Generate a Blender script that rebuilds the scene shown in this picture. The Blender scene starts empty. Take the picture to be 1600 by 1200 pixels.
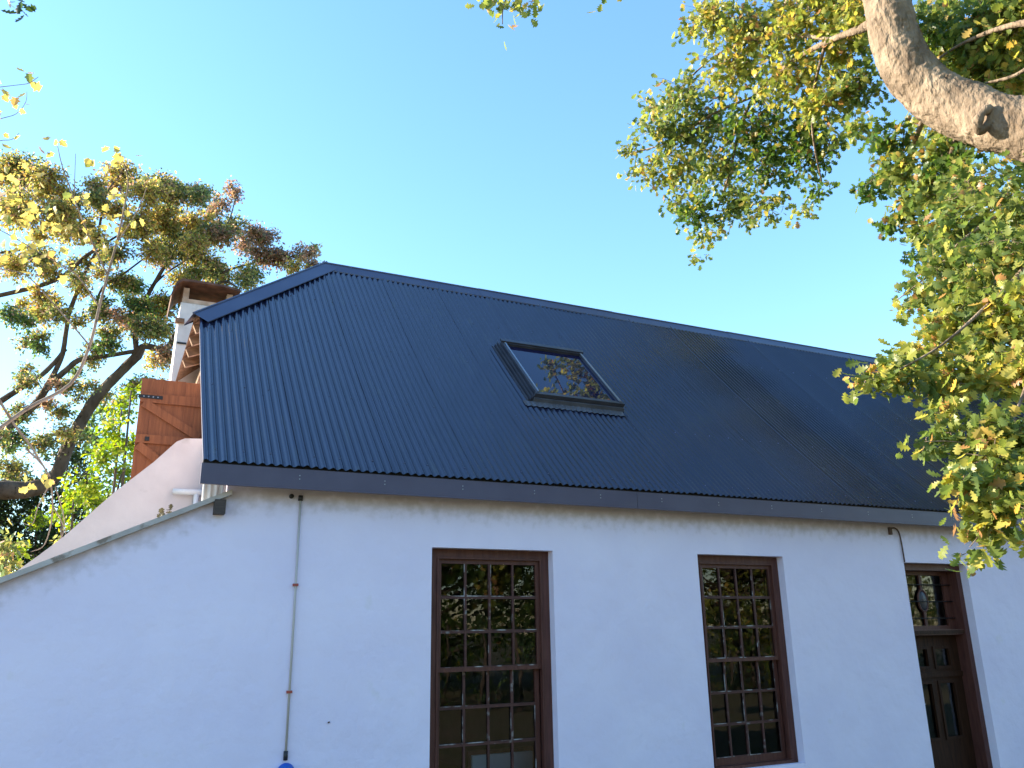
import bpy, math, random
import numpy as np
from mathutils import Vector, Matrix
R_ = math.radians
random.seed(7); rng = np.random.default_rng(7)
scene = bpy.context.scene
col = scene.collection

# ------------------------------------------------------------------ camera
FPX = 1287.2                                   # focal length in photo pixels (1600 wide)
PITCH, ROLL, YAW = R_(16.787), R_(-0.952), R_(25.903)
CAM = np.array([0.0, -7.4, 1.85])
_F = np.array([math.sin(YAW)*math.cos(PITCH), math.cos(YAW)*math.cos(PITCH), math.sin(PITCH)])
_R0 = np.array([math.cos(YAW), -math.sin(YAW), 0.0]); _U0 = np.cross(_R0, _F)
_R = math.cos(ROLL)*_R0 + math.sin(ROLL)*_U0
_U = -math.sin(ROLL)*_R0 + math.cos(ROLL)*_U0
cd = bpy.data.cameras.new('camera'); cam = bpy.data.objects.new('camera', cd); col.objects.link(cam)
cd.sensor_width = 36; cd.lens = FPX/1600*36; cd.clip_start = 0.05; cd.clip_end = 3000
cam.matrix_world = Matrix(((_R[0], _U[0], -_F[0], CAM[0]), (_R[1], _U[1], -_F[1], CAM[1]),
                           (_R[2], _U[2], -_F[2], CAM[2]), (0, 0, 0, 1)))
scene.camera = cam

# ------------------------------------------------------------------ sky, sun, exposure
SUN_EL, SUN_AZ = R_(20), R_(57)                # azimuth: degrees left (towards -x) of +y, the house axis
S = Vector((-math.sin(SUN_AZ)*math.cos(SUN_EL), math.cos(SUN_AZ)*math.cos(SUN_EL), math.sin(SUN_EL)))
w = bpy.data.worlds.new('World'); scene.world = w; w.use_nodes = True
nt = w.node_tree; nt.nodes.clear()
sky = nt.nodes.new('ShaderNodeTexSky'); sky.sky_type = 'NISHITA'; sky.sun_disc = False
sky.sun_elevation = SUN_EL; sky.sun_rotation = -SUN_AZ
sky.altitude = 0; sky.air_density = 1.5; sky.dust_density = 0.12; sky.ozone_density = 6.2
bg = nt.nodes.new('ShaderNodeBackground'); bg.inputs['Strength'].default_value = 0.15
out = nt.nodes.new('ShaderNodeOutputWorld')
nt.links.new(sky.outputs[0], bg.inputs['Color']); nt.links.new(bg.outputs[0], out.inputs['Surface'])
sl = bpy.data.lights.new('sun', 'SUN'); sl.energy = 4.8; sl.angle = R_(0.53); sl.color = (1.0, 0.87, 0.68)
so = bpy.data.objects.new('sun', sl); col.objects.link(so); so.location = (-20, 20, 20)
so.rotation_euler = S.to_track_quat('Z', 'Y').to_euler()
vs = scene.view_settings
vs.view_transform = 'Standard'; vs.look = 'None'; vs.gamma = 1.0; vs.use_curve_mapping = False
vs.exposure = 1.74

# ------------------------------------------------------------------ pixel helpers
def ray(px, py):
    d = (px-800)/FPX*_R - (py-600)/FPX*_U + _F
    return d
def onY(px, py, Y):
    d = ray(px, py); return CAM + d*((Y-CAM[1])/d[1])
def at(px, py, dist):
    d = ray(px, py); return CAM + d/np.linalg.norm(d)*dist
def topx(P):
    d = np.asarray(P) - CAM; z = d@_F
    return 800+FPX*(d@_R)/z, 600-FPX*(d@_U)/z, z

# ------------------------------------------------------------------ materials
def mat(name, color=(.5, .5, .5), rough=.6, spec=.5, metallic=0):
    m = bpy.data.materials.new(name); m.use_nodes = True
    b = m.node_tree.nodes['Principled BSDF']
    b.inputs['Base Color'].default_value = (*color, 1); b.inputs['Roughness'].default_value = rough
    b.inputs['Specular IOR Level'].default_value = spec; b.inputs['Metallic'].default_value = metallic
    return m
def N(m, t, **kw):
    n = m.node_tree.nodes.new(t)
    for k, v in kw.items():
        if hasattr(n, k): setattr(n, k, v)
        else: n.inputs[k].default_value = v
    return n
def L(m, a, b): m.node_tree.links.new(a, b)
def mottle(m, c1, c2, scale=3, detail=6, lo=.35, hi=.65, bump=0, bscale=60, stretch=None, rough_var=0, c3=None, c3scale=20, c3lo=.62, c3hi=.7):
    b = m.node_tree.nodes['Principled BSDF']
    tc = N(m, 'ShaderNodeTexCoord'); src = tc.outputs['Object']
    if stretch:
        mp = N(m, 'ShaderNodeMapping'); mp.inputs['Scale'].default_value = stretch; L(m, src, mp.inputs[0]); src = mp.outputs[0]
    n = N(m, 'ShaderNodeTexNoise'); n.inputs['Scale'].default_value = scale; n.inputs['Detail'].default_value = detail; L(m, src, n.inputs['Vector'])
    r = N(m, 'ShaderNodeValToRGB'); r.color_ramp.elements[0].position = lo; r.color_ramp.elements[1].position = hi
    r.color_ramp.elements[0].color = (*c1, 1); r.color_ramp.elements[1].color = (*c2, 1)
    L(m, n.outputs['Fac'], r.inputs[0]); outc = r.outputs[0]
    if c3:
        n3 = N(m, 'ShaderNodeTexNoise'); n3.inputs['Scale'].default_value = c3scale; n3.inputs['Detail'].default_value = 5; L(m, src, n3.inputs['Vector'])
        r3 = N(m, 'ShaderNodeMapRange'); r3.inputs[1].default_value = c3lo; r3.inputs[2].default_value = c3hi; L(m, n3.outputs['Fac'], r3.inputs[0])
        mx = N(m, 'ShaderNodeMix', data_type='RGBA'); L(m, r3.outputs[0], mx.inputs[0]); L(m, outc, mx.inputs[6]); mx.inputs[7].default_value = (*c3, 1); outc = mx.outputs[2]
    L(m, outc, b.inputs['Base Color'])
    if rough_var:
        mr = N(m, 'ShaderNodeMapRange'); r0 = b.inputs['Roughness'].default_value
        mr.inputs[3].default_value = r0-rough_var; mr.inputs[4].default_value = r0+rough_var; L(m, n.outputs['Fac'], mr.inputs[0]); L(m, mr.outputs[0], b.inputs['Roughness'])
    if bump:
        n2 = N(m, 'ShaderNodeTexNoise'); n2.inputs['Scale'].default_value = bscale; n2.inputs['Detail'].default_value = 6; L(m, src, n2.inputs['Vector'])
        bp = N(m, 'ShaderNodeBump'); bp.inputs['Strength'].default_value = 1; bp.inputs['Distance'].default_value = bump
        L(m, n2.outputs['Fac'], bp.inputs['Height']); L(m, bp.outputs[0], b.inputs['Normal'])
    return m
M = {}
M['plaster'] = mottle(mat('white_plaster', rough=.85, spec=.25), (.765, .70, .86), (.83, .765, .91), 1.3, 8, .3, .7, bump=.016, bscale=5, c3=(.70, .66, .68), c3scale=2.6, c3lo=.66, c3hi=.8)
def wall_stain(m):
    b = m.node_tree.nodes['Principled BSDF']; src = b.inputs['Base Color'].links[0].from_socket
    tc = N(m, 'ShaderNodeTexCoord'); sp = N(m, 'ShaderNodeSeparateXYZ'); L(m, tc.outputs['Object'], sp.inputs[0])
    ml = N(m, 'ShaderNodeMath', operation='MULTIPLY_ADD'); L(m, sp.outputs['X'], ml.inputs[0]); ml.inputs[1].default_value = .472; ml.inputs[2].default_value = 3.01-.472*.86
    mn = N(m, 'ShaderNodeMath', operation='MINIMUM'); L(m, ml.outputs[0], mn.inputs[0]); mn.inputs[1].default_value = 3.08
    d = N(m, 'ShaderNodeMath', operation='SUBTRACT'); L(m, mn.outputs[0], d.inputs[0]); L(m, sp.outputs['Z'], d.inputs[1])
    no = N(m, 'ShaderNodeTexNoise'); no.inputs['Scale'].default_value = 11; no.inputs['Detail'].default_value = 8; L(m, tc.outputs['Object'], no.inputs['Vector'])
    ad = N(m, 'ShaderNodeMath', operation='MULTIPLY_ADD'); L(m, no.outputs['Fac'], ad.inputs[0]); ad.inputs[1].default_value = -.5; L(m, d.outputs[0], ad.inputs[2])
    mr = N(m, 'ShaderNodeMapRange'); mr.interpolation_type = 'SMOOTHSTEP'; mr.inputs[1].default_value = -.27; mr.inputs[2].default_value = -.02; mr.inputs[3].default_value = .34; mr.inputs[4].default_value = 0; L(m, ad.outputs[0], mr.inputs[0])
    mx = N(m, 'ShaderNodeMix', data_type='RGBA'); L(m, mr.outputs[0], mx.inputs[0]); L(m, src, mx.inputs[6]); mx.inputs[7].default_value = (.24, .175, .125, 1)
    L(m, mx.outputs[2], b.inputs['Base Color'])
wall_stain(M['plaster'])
M['parapet'] = mottle(mat('parapet_plaster', rough=.9, spec=.2), (.54, .47, .45), (.65, .58, .55), 2.2, 8, .3, .65, bump=.006, bscale=9, c3=(.35, .30, .26), c3scale=3.1, c3lo=.66, c3hi=.85)
M['roof'] = mottle(mat('roof_paint', rough=.14, spec=.78), (.009, .011, .028), (.016, .019, .044), 1.6, 9, .3, .7, bump=.0006, bscale=9, rough_var=.06, stretch=(9, 1.1, 1.1), c3=(.034, .037, .036), c3scale=2.3, c3lo=.60, c3hi=.78)
M['fascia'] = mottle(mat('fascia_paint', rough=.45, spec=.4), (.074, .064, .100), (.090, .079, .118), 3, 6, .3, .7, bump=.0006, bscale=30)
M['cap'] = mottle(mat('ridge_paint', rough=.30, spec=.5), (.050, .058, .110), (.064, .075, .130), 3, 6, .3, .7)
M['wood'] = mottle(mat('dark_red_wood', rough=.5, spec=.35), (.070, .023, .018), (.12, .044, .032), 6, 8, .3, .7, bump=.0012, bscale=30, stretch=(6, 6, .7))
M['bar'] = mottle(mat('worn_glazing_bar', rough=.55, spec=.3), (.055, .022, .019), (.105, .045, .038), 8, 8, .3, .7, c3=(.22, .19, .18), c3scale=9, c3lo=.62, c3hi=.70)
M['putty'] = mottle(mat('flaking_putty', rough=.7, spec=.2), (.08, .04, .035), (.36, .34, .33), 7, 8, .50, .62)
M['doorwood'] = mottle(mat('brown_door_wood', rough=.6, spec=.15), (.022, .0085, .0045), (.05, .020, .010), 5, 8, .3, .7, bump=.001, bscale=25, stretch=(6, 6, .8))
M['cedar'] = mottle(mat('red_cedar', rough=.6, spec=.3), (.18, .056, .022), (.30, .10, .038), 4, 9, .3, .7, bump=.0015, bscale=20, stretch=(8, 8, .6))
M['iron'] = mat('black_iron', (.012, .012, .014), .5, .4)
M['white_sheet'] = mottle(mat('white_painted_sheet', rough=.6), (.60, .58, .56), (.76, .74, .71), 4, 8, c3=(.36, .30, .25), c3scale=5, c3lo=.58, c3hi=.75)
M['edge'] = mottle(mat('pale_roof_edge', rough=.6), (.34, .30, .27), (.50, .46, .42), 3, 8, .35, .65, c3=(.22, .17, .13), c3scale=6)
M['timber'] = mottle(mat('weathered_timber', rough=.8), (.045, .033, .03), (.085, .065, .055), 6, 8, stretch=(1, 8, 8))
M['rafter'] = mottle(mat('raw_brown_timber', rough=.75), (.16, .085, .045), (.28, .16, .09), 4, 8, stretch=(2, 8, 8))
M['rust'] = mottle(mat('rusty_sheet', rough=.8), (.075, .036, .024), (.17, .085, .055), 7, 8, bump=.004, bscale=18)
M['sandstone'] = mottle(mat('bare_brick_render', rough=.9), (.40, .27, .18), (.60, .46, .35), 6, 8, bump=.004, bscale=25)
M['conduit'] = mat('grey_conduit', (.48, .44, .41), .5, .4)
M['redclip'] = mat('red_clip', (.35, .07, .05), .6)
M['blackplastic'] = mat('black_plastic', (.02, .02, .022), .5)
M['blue'] = mat('blue_plastic', (.01, .09, .45), .35)
M['rustcable'] = mottle(mat('brown_cable', rough=.7), (.06, .03, .025), (.12, .07, .05), 9, 5)
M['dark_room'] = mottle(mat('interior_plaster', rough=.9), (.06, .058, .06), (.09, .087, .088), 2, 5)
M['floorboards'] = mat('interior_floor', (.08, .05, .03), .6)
M['board'] = mat('pale_board', (.55, .62, .72), .6)
M['bolt'] = mat('zinc_bolt', (.30, .30, .32), .5, .5, .6)
M['skyglass'] = mat('skylight_glazing', (.008, .009, .040), .02, .55)
M['skyframe'] = mottle(mat('skylight_metal', rough=.38), (.034, .034, .044), (.052, .052, .064), 4, 5)
M['skylit'] = mat('skylight_aluminium', (.42, .44, .48), .3, .5, .8)
M['apron'] = mottle(mat('lead_apron', rough=.5), (.075, .08, .10), (.11, .115, .14), 5, 6)
def glass_mat():
    m = bpy.data.materials.new('old_window_glass'); m.use_nodes = True; t = m.node_tree; t.nodes.clear()
    o = t.nodes.new('ShaderNodeOutputMaterial'); mx = t.nodes.new('ShaderNodeMixShader')
    fr = t.nodes.new('ShaderNodeFresnel'); fr.inputs[0].default_value = 1.55
    tr = t.nodes.new('ShaderNodeBsdfTransparent'); tr.inputs[0].default_value = (.72, .76, .78, 1)
    gl = t.nodes.new('ShaderNodeBsdfGlossy'); gl.inputs['Roughness'].default_value = .012
    n = t.nodes.new('ShaderNodeTexNoise'); n.inputs['Scale'].default_value = 5; tc = t.nodes.new('ShaderNodeTexCoord')
    bp = t.nodes.new('ShaderNodeBump'); bp.inputs['Distance'].default_value = .0007; bp.inputs['Strength'].default_value = .6
    t.links.new(tc.outputs['Object'], n.inputs['Vector']); t.links.new(n.outputs['Fac'], bp.inputs['Height'])
    t.links.new(bp.outputs[0], gl.inputs['Normal'])
    t.links.new(fr.outputs[0], mx.inputs[0]); t.links.new(tr.outputs[0], mx.inputs[1]); t.links.new(gl.outputs[0], mx.inputs[2])
    t.links.new(mx.outputs[0], o.inputs[0]); return m
M['glass'] = glass_mat()
def bark_mat(name, c1, c2, scale, bump):
    return mottle(mat(name, rough=.9, spec=.15), c1, c2, scale, 10, .3, .7, bump=bump, bscale=scale*3, stretch=(1, 1, .5), c3=tuple(x*.35 for x in c1), c3scale=scale*2.2, c3lo=.6, c3hi=.72)
M['oakbark'] = bark_mat('oak_bark', (.125, .09, .062), (.33, .25, .175), 5, .07)
M['darkbark'] = bark_mat('dark_bark', (.075, .056, .044), (.16, .125, .10), 6, .02)
M['palebark'] = bark_mat('pale_bark', (.18, .145, .115), (.32, .26, .21), 8, .008)
def leaf_mat(name, trans=.5, rough=.38):
    m = bpy.data.materials.new(name); m.use_nodes = True; t = m.node_tree; t.nodes.clear()
    o = t.nodes.new('ShaderNodeOutputMaterial'); a = t.nodes.new('ShaderNodeAttribute'); a.attribute_name = 'col'
    d = t.nodes.new('ShaderNodeBsdfPrincipled'); d.inputs['Roughness'].default_value = rough; d.inputs['Specular IOR Level'].default_value = .35
    tr = t.nodes.new('ShaderNodeBsdfTranslucent'); mx = t.nodes.new('ShaderNodeMixShader'); mx.inputs[0].default_value = trans
    hs = t.nodes.new('ShaderNodeHueSaturation'); hs.inputs['Value'].default_value = 1.45; hs.inputs['Saturation'].default_value = 1.1
    t.links.new(a.outputs['Color'], d.inputs['Base Color']); t.links.new(a.outputs['Color'], hs.inputs['Color']); t.links.new(hs.outputs[0], tr.inputs['Color'])
    t.links.new(d.outputs[0], mx.inputs[1]); t.links.new(tr.outputs[0], mx.inputs[2]); t.links.new(mx.outputs[0], o.inputs[0]); return m
M['leaf'] = leaf_mat('leaf')
M['ground'] = mottle(mat('dry_grass_and_leaf_litter', rough=.95, spec=.1), (.20, .155, .10), (.15, .145, .07), 1.2, 9, .35, .65, bump=.03, bscale=8, c3=(.22, .165, .10), c3scale=4)

# ------------------------------------------------------------------ mesh helpers
def link(o, parent=None):
    col.objects.link(o)
    if parent is not None: o.parent = parent
    return o
def meshobj(name, verts, faces, m, parent=None, smooth=False, colors=None):
    me = bpy.data.meshes.new(name); me.from_pydata([tuple(v) for v in verts], [], faces)
    me.materials.append(m)
    if smooth: me.polygons.foreach_set('use_smooth', [True]*len(me.polygons))
    if colors is not None:
        a = me.attributes.new('col', 'FLOAT_COLOR', 'POINT')
        c = np.ones((len(verts), 4), np.float32); c[:, :3] = colors; a.data.foreach_set('color', c.ravel())
    me.update()
    return link(bpy.data.objects.new(name, me), parent)
class MB:
    def __init__(s): s.v = []; s.f = []
    def box(s, x0, x1, y0, y1, z0, z1):
        b = len(s.v); s.v += [(x, y, z) for z in (z0, z1) for y in (y0, y1) for x in (x0, x1)]
        s.f += [(b, b+2, b+3, b+1), (b+4, b+5, b+7, b+6), (b, b+1, b+5, b+4), (b+2, b+6, b+7, b+3), (b, b+4, b+6, b+2), (b+1, b+3, b+7, b+5)]
        return s
    def hexa(s, p):
        b = len(s.v); s.v += [tuple(q) for q in p]
        s.f += [(b, b+2, b+3, b+1), (b+4, b+5, b+7, b+6), (b, b+1, b+5, b+4), (b+2, b+6, b+7, b+3), (b, b+4, b+6, b+2), (b+1, b+3, b+7, b+5)]
        return s
    def quad(s, a, b_, c, d):
        b = len(s.v); s.v += [tuple(a), tuple(b_), tuple(c), tuple(d)]; s.f.append((b, b+1, b+2, b+3)); return s
    def prism(s, poly, y0, y1):                      # polygon in x,z extruded along y
        b = len(s.v); n = len(poly)
        s.v += [(p[0], y0, p[1]) for p in poly] + [(p[0], y1, p[1]) for p in poly]
        s.f.append(tuple(range(b, b+n))); s.f.append(tuple(range(b+2*n-1, b+n-1, -1)))
        for i in range(n):
            j = (i+1) % n; s.f.append((b+i, b+n+i, b+n+j, b+j))
        return s
    def bar(s, p0, p1, wv, tv):                      # straight bar with half-width vectors
        p0, p1, wv, tv = map(np.asarray, (p0, p1, wv, tv))
        return s.hexa([p0-wv-tv, p0+wv-tv, p0-wv+tv, p0+wv+tv, p1-wv-tv, p1+wv-tv, p1-wv+tv, p1+wv+tv])
    def tube(s, pts, rad, n=8, lump=0., cap=True):
        pts = [np.asarray(p, float) for p in pts]; m = len(pts)
        if np.isscalar(rad): rad = [rad]*m
        b = len(s.v); ref = np.array([0.31, .2, .93]); prev = None
        for i in range(m):
            t = pts[min(i+1, m-1)] - pts[max(i-1, 0)]; t = t/(np.linalg.norm(t)+1e-9)
            u = prev - t*(prev@t) if prev is not None else np.cross(t, ref)
            if np.linalg.norm(u) < 1e-6: u = np.cross(t, [1, 0, 0])
            u /= np.linalg.norm(u); prev = u; v = np.cross(t, u)
            for k in range(n):
                a = 2*math.pi*k/n; r = rad[i]*(1+lump*(rng.random()-.5)*2)
                s.v.append(tuple(pts[i]+r*(math.cos(a)*u+math.sin(a)*v)))
        for i in range(m-1):
            for k in range(n):
                a = b+i*n+k; c = b+i*n+(k+1) % n; s.f.append((a, c, c+n, a+n))
        if cap:
            s.f.append(tuple(b+k for k in reversed(range(n)))); s.f.append(tuple(b+(m-1)*n+k for k in range(n)))
        return s
    def build(s, name, m, parent=None, smooth=False): return meshobj(name, s.v, s.f, m, parent, smooth)
def bark_tube(pts, rad, n, amp):
    from mathutils import noise
    b = MB().tube(pts, rad, n, 0)
    m = len(pts)
    for i in range(m):
        c = np.asarray(pts[i])
        for k in range(n):
            p = np.array(b.v[i*n+k]); o = p-c; q = Vector(p)
            big = noise.fractal(q*2.2, 1, 2, 4); fine = 1-abs(noise.noise(q*Vector((13, 13, 13))))*2-abs(noise.noise(q*31))*.8
            b.v[i*n+k] = tuple(c+o*(1+amp*(.9*big+.42*fine)))
    return b
def smoothline(pts, rad, sub=5):
    P = np.array(pts, float); r = np.array(rad, float); n = len(P); o = []; q = []
    for i in range(n-1):
        p0, p1, p2, p3 = P[max(i-1, 0)], P[i], P[i+1], P[min(i+2, n-1)]
        for k in range(sub):
            t = k/sub
            o.append(.5*((2*p1)+(-p0+p2)*t+(2*p0-5*p1+4*p2-p3)*t*t+(-p0+3*p1-3*p2+p3)*t**3)); q.append(r[i]+(r[i+1]-r[i])*t)
    o.append(P[-1]); q.append(r[-1]); return o, q
def tag(o, label=None, cat=None, group=None, kind=None):
    if label: o['label'] = label
    if cat: o['category'] = cat
    if group: o['group'] = group
    if kind: o['kind'] = kind
    return o
def empty(name, loc=(0, 0, 0)):
    o = bpy.data.objects.new(name, None); o.empty_display_size = .2; link(o)
    return o

# ------------------------------------------------------------------ ground
g = MB().quad((-900, -900, 0), (900, -900, 0), (900, 900, 0), (-900, 900, 0)).build('ground', M['ground']); tag(g, kind='structure')

# ------------------------------------------------------------------ house
XV, XG = .62, .86                                # verge of the roof, gable wall
XE = 17.0                                        # far end
house = empty('house'); tag(house, 'white plastered house with dark blue corrugated half-hipped roof', 'house')
W1 = (2.73, 4.017, .42, 2.630); W2 = (5.817, 7.044, .42, 2.643); DR = (9.034, 10.2, 0, 2.618)
def front_wall():
    b = MB(); xs = [XG, W1[0], W1[1], W2[0], W2[1], DR[0], DR[1], XE]; top = 3.3
    T = .36
    for y, flip in ((0, 0), (T, 1)):
        for i in range(7):
            x0, x1 = xs[i], xs[i+1]
            spans = [(0, top)]
            if i == 1: spans = [(0, W1[2]), (W1[3], top)]
            if i == 3: spans = [(0, W2[2]), (W2[3], top)]
            if i == 5: spans = [(DR[3], top)]
            for z0, z1 in spans:
                q = [(x0, y, z0), (x1, y, z0), (x1, y, z1), (x0, y, z1)]
                b.quad(*(q[::-1] if flip else q))
    for (x0, x1, z0, z1) in (W1, W2, DR):
        b.quad((x0, 0, z0), (x0, 0, z1), (x0, T, z1), (x0, T, z0)); b.quad((x1, 0, z0), (x1, T, z0), (x1, T, z1), (x1, 0, z1))
        b.quad((x0, 0, z1), (x1, 0, z1), (x1, T, z1), (x0, T, z1)); b.quad((x0, 0, z0), (x0, T, z0), (x1, T, z0), (x1, 0, z0))
    # lean-to wall to the left in the same plane, top sloping down
    zt = lambda x: 3.005-(XG-x)*.472
    n = 12; X = np.linspace(-3.2, XG, n+1)
    for i in range(n):
        b.quad((X[i], 0, 0), (X[i+1], 0, 0), (X[i+1], 0, zt(X[i+1])), (X[i], 0, zt(X[i])))
    b.quad((-3.2, 0, zt(-3.2)), (XG, 0, zt(XG)), (XG, .25, zt(XG)), (-3.2, .25, zt(-3.2)))
    b.quad((-3.2, .25, 0), (-3.2, .25, zt(-3.2)), (XG, .25, zt(XG)), (XG, .25, 0))
    b.quad((-3.2, 0, 0), (-3.2, 0, zt(-3.2)), (-3.2, .25, zt(-3.2)), (-3.2, .25, 0))
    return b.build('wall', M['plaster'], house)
front_wall()
# roof profile (slightly sagging): y -> z
_ys, _zs, a0, a1 = [-.24], [3.262], 42.8, 47.6
for i in range(240):
    a = R_(a0+(a1-a0)*(i+.5)/200); _ys.append(_ys[-1]+.025*math.cos(a)); _zs.append(_zs[-1]+.025*math.sin(a))
_ys = np.array(_ys); _zs = np.array(_zs)
def rz(y): return float(np.interp(y, _ys, _zs))
def rnorm(y):
    a = math.atan2(rz(y+.05)-rz(y-.05 if y > -.19 else y), .1 if y > -.19 else .05); return np.array([0, -math.sin(a), math.cos(a)]), np.array([0, math.cos(a), math.sin(a)])
def rp(x, y, h=0):
    nn, _ = rnorm(y); return np.array([x, y, rz(y)]) + nn*h
YR = 3.31
HIP = ((XV, 1.84), (2.30, YR))                   # hip line in x,y
def ytop(x): return min(YR, HIP[0][1]+(x-HIP[0][0])*(HIP[1][1]-HIP[0][1])/(HIP[1][0]-HIP[0][0]))
PIT, COVER = .0762, .0762*11
def roof_sheet(k):
    x0 = XV+k*COVER-(PIT*.45 if k else 0); x1 = min(XV+(k+1)*COVER, XE+.2); n = int(round((x1-x0)/PIT*8)); m = 12
    v = []; f = []; xs = [x0]+[x0+(x1-x0)*i/n for i in range(n+1)]; n += 1
    tilt = random.uniform(-.0012, .0012)
    for i, x in enumerate(xs):
        yt = ytop(max(x, XV)); t = i/n
        lift = (.014*(1-t)**12+.0012*(1-t)) if k else 0
        if i == 0 and k: lift -= .020
        for j in range(m+1):
            y = -.24+(yt+.24)*j/m
            v.append(rp(x, y, .0112*math.cos(2*math.pi*(x-XV-.02)/PIT)+lift+tilt*(t-.5)*2+.0013*math.sin(3.1*x+2.3*y*(k+1))))
    for i in range(n):
        for j in range(m):
            a = i*(m+1)+j; f.append((a, a+m+1, a+m+2, a+1))
    o = meshobj('roof_sheet', v, f, M['roof'], house, smooth=True)
    # roof screws: small domes sit in rows on this sheet
    return o
k = 0
while XV+k*COVER < XE: roof_sheet(k); k += 1
# screws as one stuff part
sb = MB()
for yy in (-.12, .75, 1.65, 2.5):
    x = XV+.1
    while x < 12:
        if yy < ytop(x)-.1 and not (4.1 < x < 5.7 and .8 < yy < 2.0):
            c = rp(x, yy, .011); sb.box(c[0]-.006, c[0]+.006, c[1]-.006, c[1]+.006, c[2]-.004, c[2]+.007)
        x += PIT*random.choice((3, 4, 5))
tag(sb.build('roof_screws', M['cap'], house), kind='stuff')
# half-hip sheet, rear roof, closed underneath
zt_ = rz(1.84); zr = rz(YR)
hv = []; hf = []; n = 2*int((YR-1.84)*2/PIT*4)
YB = 2*YR-1.84
for i in range(n+1):
    y = 1.84+(YB-1.84)*i/n; e = 1-abs(y-YR)/(YR-1.84)
    h = .009*math.cos(2*math.pi*y/PIT)
    for t in (0, 1):
        xx = (XV-.055)*(1-t)+t*(XV+e*(2.30-XV)); z_ = (zt_-.035)*(1-t)+t*(zt_+e*(zr-zt_)); hv.append((xx, y, z_+h))
for i in range(n): hf.append((2*i, 2*i+1, 2*i+3, 2*i+2))
meshobj('hip_sheet', hv, hf, M['rafter'], house, smooth=True)
rb = MB()
for j in range(6):
    y0 = -.24+(YR+.24)*j/6; y1 = -.24+(YR+.24)*(j+1)/6
    for x0, x1 in ((XV, 2.3), (2.3, XE)):
        yy0, yy1 = min(y0, ytop(x0)), min(y1, ytop(x0))
        if x0 == XV: a, b_ = ytop(XV), ytop(2.3)
        rb.quad((x0 if y0 <= 1.84 or x0 > 1 else XV+(y0-1.84)/(YR-1.84)*(2.3-XV), 2*YR-y0, rz(y0)), (x1, 2*YR-y0, rz(y0)), (x1, 2*YR-y1, rz(y1)), (x0 if y1 <= 1.84 or x0 > 1 else XV+(y1-1.84)/(YR-1.84)*(2.3-XV), 2*YR-y1, rz(y1)))
rb.build('rear_roof', M['roof'], house)
# ridge capping: folded sheet with roll on top
def capstrip(p0, p1, side0, side1, width, name, rise=.035):
    p0, p1 = np.array(p0), np.array(p1); b = MB()
    up = np.array([0, 0, rise])
    for sd in (side0, side1):
        sd = np.array(sd)
        b.quad(p0+up, p1+up, p1+sd*width+up*.25, p0+sd*width+up*.25)
        b.quad(p1+sd*width+up*.25, p0+sd*width+up*.25, p0+sd*(width-.004)-up*.25, p1+sd*(width-.004)-up*.25)
    pts = [p0+up, p1+up]; b.tube(pts, .014, 8)
    return b.build(name, M['cap'], house)
_, tv = rnorm(YR-.1); dn = -tv
dn2 = dn*np.array([1, -1, 1])
apex = np.array([2.30, YR+.02, zr+.03])
x = 2.26; kk = 0
while x < XE:
    x1 = min(x+2.4, XE)
    capstrip((x, YR+.02, zr+.03+.004*(kk % 2)), (x1+.02, YR+.02, zr+.03+.004*(kk % 2)), dn, dn2, .17, 'ridge_cap'); x = x1; kk += 1
h0 = np.array([XV-.07, 1.79, zt_-.045]); hd = apex-h0; hd /= np.linalg.norm(hd)
nR, tR = rnorm(2.4); s0 = np.cross(hd, nR); s0 /= np.linalg.norm(s0)
if s0[1] > 0: s0 = -s0
hipn = np.cross([0, 1, 0], np.array([2.30-XV, 0, zr-zt_])); hipn /= np.linalg.norm(hipn)
if hipn[2] < 0: hipn = -hipn
s1 = np.cross(hd, hipn); s1 /= np.linalg.norm(s1)
if s1[0] > 0: s1 = -s1
capstrip(h0+np.array([0, 0, .03]), apex+hd*.05+np.array([0, 0, .006]), s0, s1, .19, 'hip_cap', .03)
# fascia, barge, soffit
fb = MB()
fx = [XV-.01, 4.92, 9.75, XE]
for i in range(3):
    f_ = MB().box(fx[i]+.002, fx[i+1]-.002, -.222, -.19, 3.068, 3.243).build('fascia_board', M['fascia'], house)
    bx = 1.42
    while bx < 16:
        if fx[i] < bx < fx[i+1]:
            for zz in (3.185, 3.155):
                q = bx+.006*math.sin(bx*9); MB().box(q-.005, q+.005, -.226, -.2221, zz-.005, zz+.005).build('fascia_bolt', M['bolt'], f_)
        bx += .762
MB().box(XV+.042, XE, -.188, -.0005, 3.205, 3.235).build('soffit', M['fascia'], house)
MB().box(XV+.004, XE, -.186, -.16, 3.236, 3.298).build('dark_gap_board', M['iron'], house)  # added black board, stands in for the shaded gap above the fascia
bb = MB(); yy = np.linspace(-.19, 1.84, 9)
for i in range(8):
    pa, pb = rp(0, yy[i], -.022), rp(0, yy[i+1], -.022); ca, cb = rp(0, yy[i], -.13), rp(0, yy[i+1], -.13)
    bb.hexa([(XV+.015, *pa[1:]), (XV+.04, *pa[1:]), (XV+.015, *pb[1:]), (XV+.04, *pb[1:]), (XV+.015, *ca[1:]), (XV+.04, *ca[1:]), (XV+.015, *cb[1:]), (XV+.04, *cb[1:])])
bb.build('barge_board', M['fascia'], house)
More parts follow.
